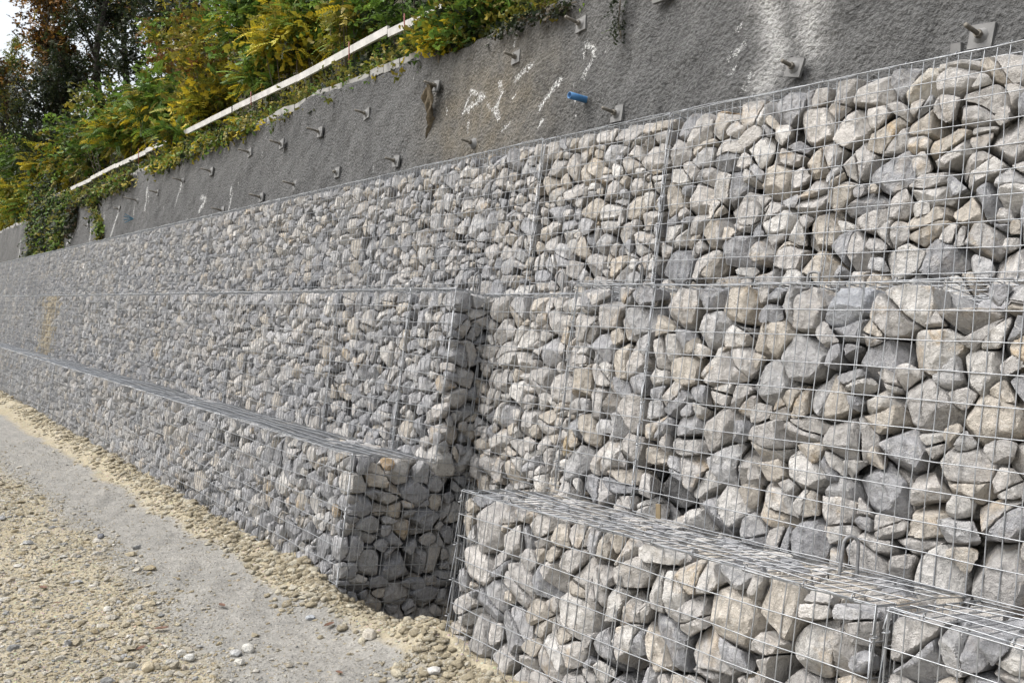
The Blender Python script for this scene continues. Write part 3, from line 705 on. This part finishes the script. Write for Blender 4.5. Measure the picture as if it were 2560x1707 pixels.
# blue pipe
p = on_wall(1468, 251); dn = np.array([-.02, -1, .10]); dn /= np.linalg.norm(dn); loc = lw(p)
a = np.linspace(0, 2*np.pi, 25)[:-1]; e1 = np.cross(dn, (0, 0, 1.)); e1 /= np.linalg.norm(e1); e2 = np.cross(dn, e1)
prof = [(-.03, .030), (.10, .030), (.2, .030), (.2, .0255), (.05, .0255), (0., .0255)]
V = np.concatenate([p+dn*s_+rr_*(np.cos(a)[:, None]*e1+np.sin(a)[:, None]*e2) for s_, rr_ in prof]); idx = np.arange(len(V)).reshape(-1, 24)
qq = np.stack([idx[:-1], np.roll(idx, -1, 1)[:-1], np.roll(idx, -1, 1)[1:], idx[1:]], -1).reshape(-1, 4)
o = mesh("drain_pipe", lw(V), qq, M_BLUE, loc=loc); tag(o, "bright blue plastic drain pipe stub sticking out of the grey wall", "pipe")
for du, dv, ln in ((0, 0, .3),):
    p = on_wall(334, 547); loc = lw(p); acc = Acc()
    for ang in (-.5, -.15, .25, .6):
        dn = np.array([-.3, -1, ang]); dn /= np.linalg.norm(dn); V, qq = tubes(np.array([p, p+dn*.11, p+dn*.21]), .011, 6); acc.add(lw(V), qq)
    o = acc.build("blue_strap", M_BLUE, None, loc); tag(o, "small bundle of blue plastic ends splayed on the far wall", "plastic strip"); o.data.materials[0] = M_TEAL
# muddy rag hanging from a nail
p = on_wall(1092, 222)+np.array([0, -.07, 0]); loc = lw(p); acc = Acc()
nu_, nv_ = 15, 26; uu, vv = np.meshgrid(np.linspace(-1, 1, nu_), np.linspace(0, 1, nv_), indexing='ij')
wid = .075*(1-.55*vv) * (1+.25*np.sin(vv*9)) * np.where(vv > .62, .45+.0*vv, 1.)
xo = uu*wid - .085*vv - .02*np.sin(vv*7); yo = -.025*np.cos(uu*7+vv*3) - .03*(1-vv) + .02*np.sin(vv*15+uu*5); zo = -.56*vv + .03*(1-uu**2)*(vv < .1) - .03*uu*np.sin(vv*5)
V = p + np.stack([xo, yo+.03*vv*.56, zo], -1).reshape(-1, 3); ii = np.arange(V.shape[0]).reshape(nu_, nv_)
qq = np.stack([ii[:-1, :-1], ii[1:, :-1], ii[1:, 1:], ii[:-1, 1:]], -1).reshape(-1, 4)
V2 = V + np.array([0, .006, 0]); acc.add(lw(np.vstack([V, V2])), np.vstack([qq, qq[:, ::-1]+len(V)]))
o = acc.build("rag", M_RAG, None, loc); tag(o, "brown muddy rag hanging from a soil nail on the wall", "rag")
# old board lying behind the top basket
p = fw((-3.05, 4.25, 1.60), 'R'); V, qq = boxv(p, (.16, -.01, .012), (0, .06, 0), (0, 0, .035)); o = mesh("wooden_board", V, qq, M_WOOD, loc=p, smooth=False); tag(o, "short brown wooden board lying behind the top edge of the second top basket", "board")
p = on_wall(2400, 124)+np.array([0, -.03, 0]); V, qq = boxv(p, (.03, 0, 0), (0, .02, 0), (0, 0, .028)); o = mesh("clamp", lw(V), qq, M_PLATE, loc=lw(p), smooth=False); tag(o, "tiny pale metal clamp on the wall left of the largest plate", "clamp")
# wooden tag wired to the low basket
p = fw((-2.62, 2.93, -.46), 'R'); V, qq = boxv(p, (.012, 0, 0), (0, .003, 0), (0, 0, .03)); o = mesh("marker_tag", V, qq, M_WOOD, loc=p, smooth=False); tag(o, "small beige tag tied to the rear edge of the low lidded front basket", "tag")

# ------------------------------------------------------------------ hillside and rail
hx = nonuni(-160, -40, 6, 40, .8, 1.2); hy = np.concatenate([np.arange(5.62, 12, .35), np.arange(12, 160, 4.)])
HX, HY = np.meshgrid(hx, hy, indexing='ij')
HZ = hill_z(HY) + .10*vnoise(np.stack([HX, HY], -1)*.6, 31)*np.clip((HY-5.62)/1, 0, 1) - .03
ii = np.arange(HX.size).reshape(HX.shape); qq = np.stack([ii[:-1, :-1], ii[1:, :-1], ii[1:, 1:], ii[:-1, 1:]], -1).reshape(-1, 4)
o = mesh("hillside", lw(np.stack([HX, HY, HZ], -1).reshape(-1, 3)), qq, M_SOIL); tag(o, "dark earth of the overgrown slope above the wall", kind="structure")

rail = thing("guard_rail", "long pale board rail on thin red and white rods along the wall top", "railing", lw((-12, 5.93, 2.8))); rl0 = lw((-12, 5.93, 2.8))
xb = np.arange(-8.0, -40, -3.0); a = Acc()
for j in range(len(xb)-1):
    z0 = 3.49+.02*rng.normal(); z1 = 3.49+.02*rng.normal(); xa, xc = xb[j], xb[j+1]+.01
    cx = (xa+xc)/2; V, qq = boxv((cx, 5.93+.01*rng.normal(), (z0+z1)/2), ((xa-xc)/2, 0, (z0-z1)/2), (0, .02, 0), (0, .0, .052))
    mesh("rail_board", lw(V), qq, M_RAIL, rail, loc=rl0, smooth=False)
for u, v in ((872, 150), (627, 250), (346, 372), (1010, 60)):
    pt = at_y(u, v, 5.86); x_ = pt[0]
    V, fc = rod([(x_, 5.86, 2.78), (x_+.005, 5.86, 3.2)], .011, 8); mesh("post", lw(V), fc, M_RAIL, rail, loc=rl0)
    V, fc = rod([(x_+.005, 5.86, 3.2), (x_+.012, 5.86, 3.60)], .009, 8); mesh("post", lw(V), fc, M_RED, rail, loc=rl0)

# ------------------------------------------------------------------ vegetation
def frond(nl, ln, ll, lwid, droop, seed):
    """pinnate leaf along +x; returns V,F quads"""
    r = np.random.default_rng(seed); V = []; Fq = []
    for i in range(nl):
        t = (i+1)/nl; x = ln*t; z = -droop*ln*t*t
        for s in (-1, 1):
            L = ll*(1-.35*abs(2*t-.9))*r.uniform(.85, 1.1); ang = r.uniform(.95, 1.25)*(1-.35*t)
            dx, dy = math.cos(ang), math.sin(ang)*s; b0 = len(V)
            zz = -.25*L
            px_, py_ = -dy, dx
            pt = lambda t_, w_: (x+dx*L*t_+px_*lwid*w_, dy*L*t_+py_*lwid*w_, z+zz*t_*t_+.006*abs(w_))
            V += [pt(0, 0), pt(.3, .5), pt(.75, .42), pt(1, 0), pt(.75, -.42), pt(.3, -.5)]
            Fq += [(b0, b0+1, b0+2, b0+3), (b0, b0+3, b0+4, b0+5)]
    return np.array(V), np.array(Fq)
FR = [frond(9, .56, .115, .050, .28, i) for i in range(3)] + [frond(7, .40, .10, .048, .45, 5)]
def bleaf(size, seed):
    V = np.array([(0, 0, 0), (.35, .36, .03), (1, 0, -.12), (.35, -.36, .03)])*size; return V, np.array([(0, 1, 2, 3)])
def spray(n, size, ln, seed):  # twig with n simple leaves
    r = np.random.default_rng(seed); V = []; Fq = []
    for i in range(n):
        t = (i+.5)/n; base = np.array([ln*t, 0, -.2*ln*t*t]); az = r.uniform(0, 6.28); v, f = bleaf(size*r.uniform(.7, 1.2), 0)
        c, s = math.cos(az), math.sin(az); M = np.array([[c, -s, 0], [s, c, 0], [0, 0, 1]]); tl = r.uniform(-.5, .6); M2 = np.array([[math.cos(tl), 0, math.sin(tl)], [0, 1, 0], [-math.sin(tl), 0, math.cos(tl)]])
        V.append(v@M2.T@M.T+base); Fq.append(f+4*i)
    return np.concatenate(V), np.concatenate(Fq)
SP = [spray(9, .085, .28, 30+i) for i in range(3)]
SPF = [spray(12, .13, .5, 40+i) for i in range(3)]
def place(acc, lib, pos, dirs, cols, scale, r):
    """instances of leaf meshes merged in one mesh: pos (n,3), dirs (n,3), cols (n,3)"""
    n = len(pos); pick = r.integers(len(lib), size=n)
    for j in range(len(lib)):
        s = np.where(pick == j)[0]
        if not len(s): continue
        v, f = lib[j]; x = dirs[s]/(np.linalg.norm(dirs[s], axis=1, keepdims=True)+1e-9)
        up = np.array([0, 0, 1.])+r.normal(0, .45, (len(s), 3)); y = np.cross(up, x); y /= np.linalg.norm(y, axis=1, keepdims=True)+1e-9; z = np.cross(x, y)
        M = np.stack([x, y, z], 2)*(scale*r.uniform(.75, 1.25, len(s)))[:, None, None]
        V = np.einsum('nij,kj->nki', M, v) + pos[s][:, None]
        ff = f[None] + (np.arange(len(s))*len(v))[:, None, None]
        vp = 6 if len(v) % 6 == 0 and len(f)*3 == len(v) else 4
        c = cols[s][:, None]*r.uniform(.8, 1.2, (len(s), len(v)//vp, 1)).repeat(vp, 1)
        acc.add(V.reshape(-1, 3), ff.reshape(-1, f.shape[1]), leaf_col=np.concatenate([c, np.ones(c.shape[:2]+(1,))], 2).reshape(-1, 4))
GRN = [(.10, .18, .03), (.14, .235, .04), (.19, .29, .045), (.06, .115, .024)]
YEL = [(.48, .38, .03), (.58, .45, .035), (.38, .34, .035), (.29, .29, .035)]
OLV = [(.17, .18, .03), (.21, .19, .035), (.12, .14, .025), (.27, .22, .035)]
DRK = [(.022, .034, .016), (.030, .044, .018), (.042, .054, .02), (.016, .024, .012)]
ORG = [(.22, .105, .025), (.15, .075, .02), (.28, .15, .03), (.11, .065, .02)]
BRN = [(.055, .04, .016), (.075, .05, .018), (.045, .045, .016), (.035, .03, .014)]
PAL = {'g': GRN, 'y': YEL, 'o': OLV, 'd': DRK, 'r': ORG, 'b': BRN}
def colours(n, spec, r, key=None):
    """spec 'ggyo' string; key (n,) in 0..1 steers clumps of like colour"""
    P = np.array([PAL[ch] for ch in spec]); k = (r.random(n) if key is None else np.clip(key+r.normal(0, .12, n), 0, .999)); i = (k*len(spec)).astype(int)
    return P[i, r.integers(4, size=n)]*r.uniform(.75, 1.2, (n, 1))
def shrub(name, label, u, v, y, rw, rh, nfr, spec, lib, scale, group=None, seed=0, base_drop=None, cat="shrub", stems=9, out=1.):
    r = np.random.default_rng(500+seed); y = y if y < 6.0 else max(y, 6.2+.75*rw); c = at_y(u, v, y); zb = float(hill_z(y)) if base_drop is None else c[2]-base_drop
    loc = lw((c[0], y, zb)); t = thing(name, label, cat, loc, group)
    acc = Acc(); tips = []
    for i in range(stems):
        az = r.uniform(0, 6.28); rad = rw*r.uniform(.25, .95); top_ = c + np.array([math.cos(az)*rad, math.sin(az)*rad*.7, r.uniform(-.3, .75)*rh])
        b0 = np.array([c[0]+.15*math.cos(az), y+.1*math.sin(az), zb-.05]); mid_ = (b0+top_)/2+np.array([math.cos(az), math.sin(az), .5])*.15*rw
        tt = np.linspace(0, 1, 8)[:, None]; L = (1-tt)**2*b0+2*tt*(1-tt)*mid_+tt**2*top_; tips.append(L)
        V, q_ = tubes(lw(L), np.linspace(.016, .004, 8)[None], 5); acc.add(V, q_)
    acc.build("stems", M_TWIG, t, loc)
    # leaf sprays in clumps through the volume
    ncl = max(6, nfr//9); cl = r.normal(size=(ncl, 3)); cl /= np.linalg.norm(cl, axis=1, keepdims=True); cl *= r.uniform(.35, 1., (ncl, 1))**.6
    pick = r.integers(ncl, size=nfr); off = cl[pick] + r.normal(0, .17, (nfr, 3))
    pos = c + off*np.array([rw, rw*.75, rh])
    dirs = off*np.array([.8, .8, .3]) + r.normal(0, .75, (nfr, 3))*np.array([1, 1, .45]) + np.array([0., -.3, .02])*out
    ck = r.random(ncl)[pick]
    ac = Acc(); place(ac, lib, lw(pos), rot_l(dirs), colours(nfr, spec, r, ck), scale, r)
    if lib is FR:
        n2 = int(nfr*.9); off2 = r.normal(0, .42, (n2, 3)); place(ac, SP, lw(c+off2*np.array([rw, rw*.75, rh])), rot_l(r.normal(size=(n2, 3))+np.array([0, -.4, 0])), colours(n2, 'og'+spec[:2], r), scale*1.9, r)
    ac.build("crown", M_LEAF, t, loc)
    return t
G1 = "shrubs crowding the rail above the wall"
SH = [  # u, v, y', half width, half height, sprays, colours, lib, scale, label
 (1205, 32, 5.75, .50, .36, 330, "gdog", SP, .75, "dark green broad leaved shrub spilling over the wall top, the last before bare concrete"),
 (1120, 82, 5.62, .26, .22, 120, "ygy", SP, .7, "small yellow leaved bush hanging over the wall below the dark green shrub"),
 (1082, 95, 5.75, .26, .24, 130, "gygo", SP, .75, "green and yellow leafy bush next to the near end of the white rail"),
 (1030, -5, 7.0, .9, .6, 260, "ggd", SP, .9, "mid green leafy bush behind the near end of the rail"),
 (872, 40, 6.7, .55, .55, 130, "oyyg", FR, .9, "sparse olive yellow bush of feathery leaves beside the red and white rod"),
 (790, 20, 7.3, .9, .8, 190, "ggdo", FR, 1., "dark green feathery bush at the top edge, between two yellow ones"),
 (725, 100, 6.6, .85, .55, 170, "yyyo", FR, 1.05, "bright yellow feathery bush overhanging the white rail"),
 (630, 50, 7.2, 1.0, .75, 190, "ggyg", FR, 1.1, "light green feathery bush above the bright yellow one"),
 (655, 195, 6.25, .5, .35, 80, "ggyy", FR, .95, "small light green and yellow sprig drooping over the middle of the rail"),
 (545, 150, 7.2, 1.3, 1.0, 320, "oooyr", SP, 1.15, "large olive bush with small rusty leaves behind the rail"),
 (520, 260, 6.5, .9, .5, 190, "yoyg", FR, 1.1, "yellow olive feathery bush close behind the rail where the board is overgrown"),
 (455, 100, 8.4, 1.3, 1.2, 300, "orygo", SP, 1.3, "bush with orange and yellow leaves in front of the dark trees"),
 (400, 255, 6.7, 1.0, .8, 200, "ggyo", FR, 1.2, "bright green feathery bush with spiky shoots at mid slope"),
 (315, 320, 6.6, 1.2, .75, 230, "gyog", FR, 1.25, "yellow green feathery bush leaning on the rail"),
 (265, 290, 7.4, 1.4, 1.1, 300, "ogdo", SP, 1.5, "dull green bush with small leaves before the dark evergreen"),
 (210, 365, 7.0, 1.5, 1.1, 330, "gdog", SP, 1.5, "dark green bushy shrub on the far slope, left of the feathery ones"),
 (150, 415, 6.7, 1.2, .9, 190, "yyoy", FR, 1.5, "golden yellow feathery bush above the far rail end"),
 (65, 415, 7.2, 1.9, 1.7, 330, "gggd", FR, 1.6, "tall fresh green feathery bush at the far left of the slope"),
 (60, 500, 6.6, 1.5, 1.2, 260, "gyyg", FR, 1.6, "yellow and green bush below the tall fresh green one"),
 (440, 338, 5.8, .38, .22, 55, "yggo", FR, 1.1, "low sprig of yellow green fronds growing through the board of the rail"),
 (10, 545, 6.4, 1.3, 1.4, 220, "ryyg", SP, 1.9, "orange yellow bush at the left picture edge over the far wall"),
]
for i, (u, v, y, rw, rh, nfr, spec, lib, sc, lab) in enumerate(SH):
    shrub("shrub", lab, u, v, y, rw, rh, int(nfr*(1.7 if lib is FR else 1.8)), spec, lib, sc*(.64 if lib is FR else 1.05), G1, i)

def tree(label, u_base, y, height, spread, spec, nsp, lib, scale, seed, lean=0., bare=.25, name="tree", thick=.16, z0=None, clump=.16, group="trees on the slope"):
    r = np.random.default_rng(900+seed); p0 = at_y(u_base, 400, y); zb = float(hill_z(y))-.3 if z0 is None else z0; b0 = np.array([p0[0], y, zb]); loc = lw(b0)
    t = thing(name, label, "tree", loc, group); acc = Acc(); tips = []
    def limb(a, d, ln, rad, depth):
        k = 7; pts = [a]; dd = d/np.linalg.norm(d)
        for i in range(k-1):
            dd = dd + r.normal(0, .10, 3) + np.array([0, 0, .05]); dd /= np.linalg.norm(dd); pts.append(pts[-1]+dd*ln/(k-1))
        L = np.array(pts); V, q_ = tubes(lw(L), np.linspace(rad, rad*.45 if depth else rad*.35, k)[None], 7 if depth < 2 else 4); acc.add(V, q_)
        if depth < 3:
            for j in range((9, 5, 4)[depth]):
                tt = (bare+(1-bare)*(j+r.random())/(9, 5, 4)[depth]) if depth == 0 else r.uniform(.3, 1); i = min(k-2, int(tt*(k-1))); a2 = L[i]+(L[i+1]-L[i])*(tt*(k-1)-i)
                az = r.uniform(0, 6.28); el = r.uniform(.1, .8); nd = np.array([math.cos(az)*math.cos(el), math.sin(az)*math.cos(el), math.sin(el)])
                limb(a2, nd+.3*dd, (spread*r.uniform(.7, 1.1)*(1.15-.55*tt) if depth == 0 else ln*.5), rad*(.42 if depth == 0 else .5), depth+1)
        if depth >= 1: tips.append(L[2:])
    limb(b0, np.array([lean, 0, 1.]), height, thick, 0)
    acc.build("trunk", M_BARK, t, loc)
    T = np.concatenate(tips); s = r.integers(len(T), size=nsp); pos = T[s]+r.normal(0, clump*spread*.6, (nsp, 3))
    dirs = r.normal(size=(nsp, 3))+np.array([0, -.3, -.1]); key = np.clip((pos[:, 2]-zb)/height, 0, .99)*.7+.3*r.random(nsp)
    ac = Acc(); place(ac, lib, lw(pos), rot_l(dirs), colours(nsp, spec, r, key), scale, r); ac.build("crown", M_LEAF, t, loc)
    return t
tree("tall dark tree with orange leaves and a forked trunk against the white sky", 140, 8.2, 9.5, 3.0, "bdobrr", 1900, SPF, 1.0, 1, bare=.35, thick=.17)
tree("dark tree with rust tinted top, beside the forked one", 40, 8.6, 10, 3.4, "bdobor", 1800, SPF, 1.1, 2, thick=.2)
tree("dark ivy clad tree with a leaning trunk, between orange crowns", 262, 8.8, 11, 1.7, "dddd", 1500, SPF, .8, 3, lean=-.16, bare=.05, thick=.2, clump=.3)
tree("brown orange tree standing behind the ivy clad trunk", 330, 11., 11, 3.2, "bdobro", 1700, SPF, .9, 4, thick=.18)
tree("pale thin grey-green tree at the upper left corner of the sky", 10, 12.5, 17, 2.0, "gbgo", 700, SPF, 1.1, 5, bare=.5, thick=.16)
tree("black evergreen tree in deep shade behind the orange leaved bush", 420, 10., 8, 2.2, "dddd", 2300, SPF, .9, 6, bare=.05, clump=.3)
tree("low dark evergreen under the forked tree", 165, 7.6, 4.6, 2.2, "dddd", 1700, SPF, .8, 7, bare=.02, clump=.3)
tree("dark tree behind the olive bush near the upper middle", 560, 10., 7, 2.2, "dddb", 1900, SPF, .8, 8, bare=.05, clump=.3)
tree("dark leafy tree behind the bright yellow bush", 720, 9.6, 6, 2.0, "dddg", 1900, SPF, .75, 9, bare=.03, clump=.3)
tree("dark tree filling the slope behind the near end of the rail", 930, 9., 5, 2.0, "ddgd", 1900, SPF, .7, 10, bare=.03, clump=.3)
tree("dark tree behind the last shrub above the bare concrete", 1120, 8.6, 4.5, 1.8, "dddd", 1900, SPF, .6, 11, bare=.03, clump=.3)
tree("far dark tree at the left picture edge over the far wall", -30, 8., 7, 3.2, "dddb", 1900, SPF, 1.2, 12, bare=.05, clump=.3)

# ground cover on the slope and on the strip between rail and wall
r = np.random.default_rng(77); n_ = 9000
px_ = -6.2-34*r.random(n_)**1.5; py_ = 5.55+2.6*r.random(n_)**1.4; pz_ = hill_z(py_)+.02+.42*r.random(n_)**1.6
k_ = .5+.5*vnoise(np.stack([px_, py_], -1)*.8, 5)
ac = Acc(); place(ac, SP, lw(np.stack([px_, py_, pz_], -1)), rot_l(r.normal(size=(n_, 3))+np.array([0, -.6, .1])), colours(n_, "dgdoogy", r, k_), .62, r)
o = ac.build("undergrowth", M_LEAF); tag(o, "low tangled undergrowth covering the slope edge along the wall top", "undergrowth", kind="stuff")

# ivy hanging down the wall
def ivy(label, pts, width, n, spec, size, seed):
    r = np.random.default_rng(seed); W_ = np.array([on_wall(u, v, -.05) for u, v in pts]); tt = np.linspace(0, len(pts)-1, 24)
    L = np.stack([np.interp(tt, np.arange(len(pts)), W_[:, j]) for j in range(3)], -1); loc = lw(L[0])
    t = thing("ivy", label, "ivy", loc, "creepers hanging down the sprayed wall"); acc = Acc()
    for i in range(3):
        V, q_ = tubes(lw(L+r.normal(0, width*.25, (24, 3))*np.array([1, .15, .3])), .005, 4); acc.add(V, q_)
    acc.build("stems", M_TWIG, t, loc)
    i = r.random(n)*23; a0 = i.astype(int); f = (i-a0)[:, None]; pos = L[a0]*(1-f)+L[np.minimum(a0+1, 23)]*f + r.normal(0, 1, (n, 3))*np.array([width, .05, width*.3])
    pos[:, 1] -= .03
    ac = Acc(); place(ac, SP, lw(pos), rot_l(r.normal(size=(n, 3))*.6+np.array([0, -.5, -.8])), colours(n, spec, r), size, r); ac.build("leaves", M_LEAF, t, loc)
ivy("thick dark ivy mass hanging down the far wall to the baskets", [(112, 470), (110, 530), (104, 590), (98, 640)], 1.15, 1700, "ddgdo", .95, 1)
ivy("ivy curtain between the thick mass and the bare far wall", [(172, 480), (160, 530), (150, 580), (146, 615)], .42, 620, "ddgo", .9, 2)
ivy("thin olive creeper strand on the far wall, alone between pale streaks", [(243, 475), (242, 520), (255, 560), (252, 600)], .11, 150, "oogd", .8, 3)
ivy("short ivy fringe at the far wall top", [(195, 510), (190, 540), (178, 575)], .18, 170, "ddb", .85, 4)
ivy("leaf fringe draped over the wall top below the far rail", [(330, 440), (250, 475), (190, 500)], .3, 420, "dogbo", .85, 5)
ivy("fringe of leaves along the wall top beside the overgrown coping", [(640, 300), (560, 335), (470, 375), (380, 420)], .22, 420, "dogoy", .7, 6)
ivy("thin dark creeper strand on the near wall, right of the highest nail", [(1553, -20), (1549, 30), (1546, 60), (1553, 96)], .02, 42, "dd", .28, 7)
ivy("sparse dark creeper along the near wall top, right of the last shrub", [(1250, 75), (1300, 55), (1370, 28), (1440, 5)], .06, 130, "ddb", .4, 8)

# ------------------------------------------------------------------ gravel, clods, leaves on the ground
r = np.random.default_rng(5)
def pebbles(x, y, rad, cols, name, label, cat, sink=.25, L=0):
    dirs, fc = ICO[L]; acc = Acc(); n = len(x); z = gz(x, y)
    ax = r.uniform(.55, 1.5, (n, 3)); ax[:, 2] *= .55; a_ = r.uniform(0, 6.28, n)
    D = dirs[None]*(1+r.normal(0, .2 if L == 0 else .13, (n, len(dirs), 1)))*ax[:, None]*rad[:, None, None]
    c, s = np.cos(a_)[:, None], np.sin(a_)[:, None]
    V = np.stack([D[..., 0]*c-D[..., 1]*s, D[..., 0]*s+D[..., 1]*c, D[..., 2]], -1) + np.stack([x, y, z+rad*.55*(1-2*sink)], -1)[:, None]
    ff = fc[None]+(np.arange(n)*len(dirs))[:, None, None]
    acc.add(V.reshape(-1, 3), ff.reshape(-1, 3), stone_col=np.repeat(cols, len(dirs), 0), stone_rnd=np.repeat(r.random(n), len(dirs)))
    o = acc.build(name, M_STONE, smooth=L > 0); return tag(o, label, cat, kind="stuff")
def pcol(n, light):
    base = np.array([[.43, .40, .335], [.48, .46, .41], [.38, .335, .24], [.30, .30, .29], [.40, .36, .28], [.34, .285, .185]])
    c = base[r.choice(6, n, p=[.2, .13, .22, .11, .16, .18])]*r.uniform(.75, 1.1, (n, 1))*light; return np.concatenate([c, r.random((n, 1))*.5], 1)
n_ = 85000; x = -3.0-9.5*r.random(n_)**1.6; y = r.uniform(.2, 1.75, n_) ; dens = .5+.5*vnoise(np.stack([x, y], -1)*1.6, 61)
tr_ = 1/(1+np.exp(-(y-1.45-.2*np.clip((-4-x)/2.5, 0, 1))/.05)); keep = r.random(n_) < (.35+.65*dens)*(1-.88*tr_); x, y = x[keep], y[keep]
rad = np.clip(.0032*(1-r.random(len(x)))**-.41, .003, .026)
pebbles(x, y, rad, pcol(len(x), 1.), "gravel", "pale limestone gravel strewn over the sandy ground left of the grey track", "gravel")
n_ = 7000; x = -2.8-9*r.random(n_)**1.5; y = r.uniform(1.4, 2.25, n_); pebbles(x, y, np.clip(.0025*(1-r.random(n_))**-.40, .0025, .011), pcol(n_, .85), "gravel", "sparse stone chips pressed into the grey track", "gravel", sink=.42)
n_ = 7000; x = -4.35-14*r.random(n_)**1.7; yb = 2.31-.042*(x+4.5); y = yb-np.abs(r.normal(0, .11, n_))+.02; keep = y < yb-.005; x, y = x[keep], y[keep]
rad = np.clip(.0065*(1-r.random(len(x)))**-.42, .005, .026); c = np.where(r.random((len(x), 1)) < .72, np.array([.305, .264, .185]), np.array([.41, .375, .29]))*r.uniform(.8, 1.15, (len(x), 1)); c = np.concatenate([c, .2*np.ones((len(x), 1))], 1)
pebbles(x, y, rad, c, "clods", "yellow sand clods and stones banked along the foot of the far low baskets", "clods", sink=.3, L=1)
n_ = 3200; x = r.uniform(-4.45, -2.6, n_); y = 2.25-np.abs(r.normal(0, .13, n_))+np.where(x < -3.42, r.uniform(0, .95, n_), 0); rad = np.clip(.0055*(1-r.random(n_))**-.42, .004, .026)
c = np.where(r.random((n_, 1)) < .75, np.array([.305, .264, .185]), np.array([.41, .375, .29]))*r.uniform(.8, 1.15, (n_, 1)); c = np.concatenate([c, .2*np.ones((n_, 1))], 1)
pebbles(x, y, rad, c, "clods", "sandy clods on the mound in front of the gap and the near low basket", "clods", sink=.3, L=1)
def gpt(u, v):
    rr_ = ray(u, v); t = -CAMH/rr_[2]; p = rr_*t; return np.array([p[0], p[1], float(gz(np.array(p[0]), np.array(p[1])))])
def rock(u, v, rad, col, label, seed, flat=.7):
    q_ = np.random.default_rng(seed); p = gpt(u, v); dirs, fc = ICO[3]; rv = support_cut(np.ones((1, len(dirs))), dirs, 22, .72, .95, q_)[0]
    V = p + dirs*rv[:, None]*rad*np.array([1.1, .9, flat]) + np.array([0, 0, rad*flat*.55])
    o = mesh("rock", V, fc, M_STONE, attr={"stone_col": np.tile(np.append(col, .2), (len(V), 1)), "stone_rnd": np.full(len(V), q_.random())}, loc=p); tag(o, label, "rock", "loose rocks on the ground")
rock(253, 1345, .030, (.15, .155, .17), "dark grey pebble lying alone on the grey track", 1)
rock(213, 1283, .014, (.13, .13, .14), "tiny dark pebble beyond the larger dark one on the track", 2)
rock(925, 1612, .040, (.50, .46, .39), "pale angular rock on the sand in front of the gap", 3)
rock(472, 1640, .030, (.52, .51, .47), "white rounded rock at the edge of the track near the bottom", 4)
rock(620, 1625, .034, (.55, .54, .50), "white angular rock standing on the grey track", 9)
rock(588, 1635, .034, (.46, .46, .45), "flat grey-white rock beside the standing white one", 10, .5)
rock(370, 1672, .036, (.50, .43, .30), "rounded beige rock in the gravel at the bottom", 5)
rock(1084, 1697, .036, (.56, .54, .50), "white flat rock at the bottom edge below the sand mound", 6, .5)
rock(775, 1548, .028, (.38, .40, .42), "blue-grey flat rock by the sand bank", 7, .5)
rock(1072, 1553, .035, (.46, .39, .25), "sandy rock at the mouth of the gap", 8)
def leafobj(u, v, size, col, label, az):
    p = gpt(u, v)+np.array([0, 0, .014]); k = 9; a = np.linspace(-1, 1, k); w = (1-a**2)**.8*.42
    V = []; 
    for i in range(k):
        for s in (-1, 0, 1): V.append((a[i], s*w[i], .28*abs(s)*w[i]*1.3+.12*a[i]**2))
    V = np.array(V)*size; c, s = math.cos(az), math.sin(az); V = V@np.array([[c, s, 0], [-s, c, 0], [0, 0, 1]]); V = V+p
    ii = np.arange(k*3).reshape(k, 3); qq = np.stack([ii[:-1, :-1], ii[1:, :-1], ii[1:, 1:], ii[:-1, 1:]], -1).reshape(-1, 4)
    V2 = V+np.array([0, 0, .0012]); o = mesh("fallen_leaf", np.vstack([V, V2]), np.vstack([qq[:, ::-1], qq+len(V)]), M_DEAD, loc=p); tag(o, label, "leaf", "fallen leaves on the ground")
leafobj(108, 1483, .034, 0, "dark red fallen leaf on the gravel at the left", .4)
leafobj(404, 1573, .036, 0, "orange brown curled fallen leaf at the edge of the track", 1.2)
leafobj(352, 1614, .030, 0, "rust fallen leaf lying flat in the gravel, nearest the bottom left", 2.2)
leafobj(555, 1516, .032, 0, "dull brown fallen leaf on the grey track", .1)
leafobj(143, 1512, .018, 0, "small brown fallen leaf below the dark red one", .9)
leafobj(823, 1575, .035, 0, "crumpled dark brown fallen leaf at the foot of the sand mound", 1.9)
leafobj(1113, 1580, .035, 0, "orange fallen leaf in the gap beside the near low basket", 1.)
leafobj(848, 1694, .022, 0, "small orange fallen leaf at the bottom of the track", .3)
leafobj(485, 1262, .020, 0, "small brown fallen leaf by the sand bank", .3)
print("objects", len(bpy.data.objects))
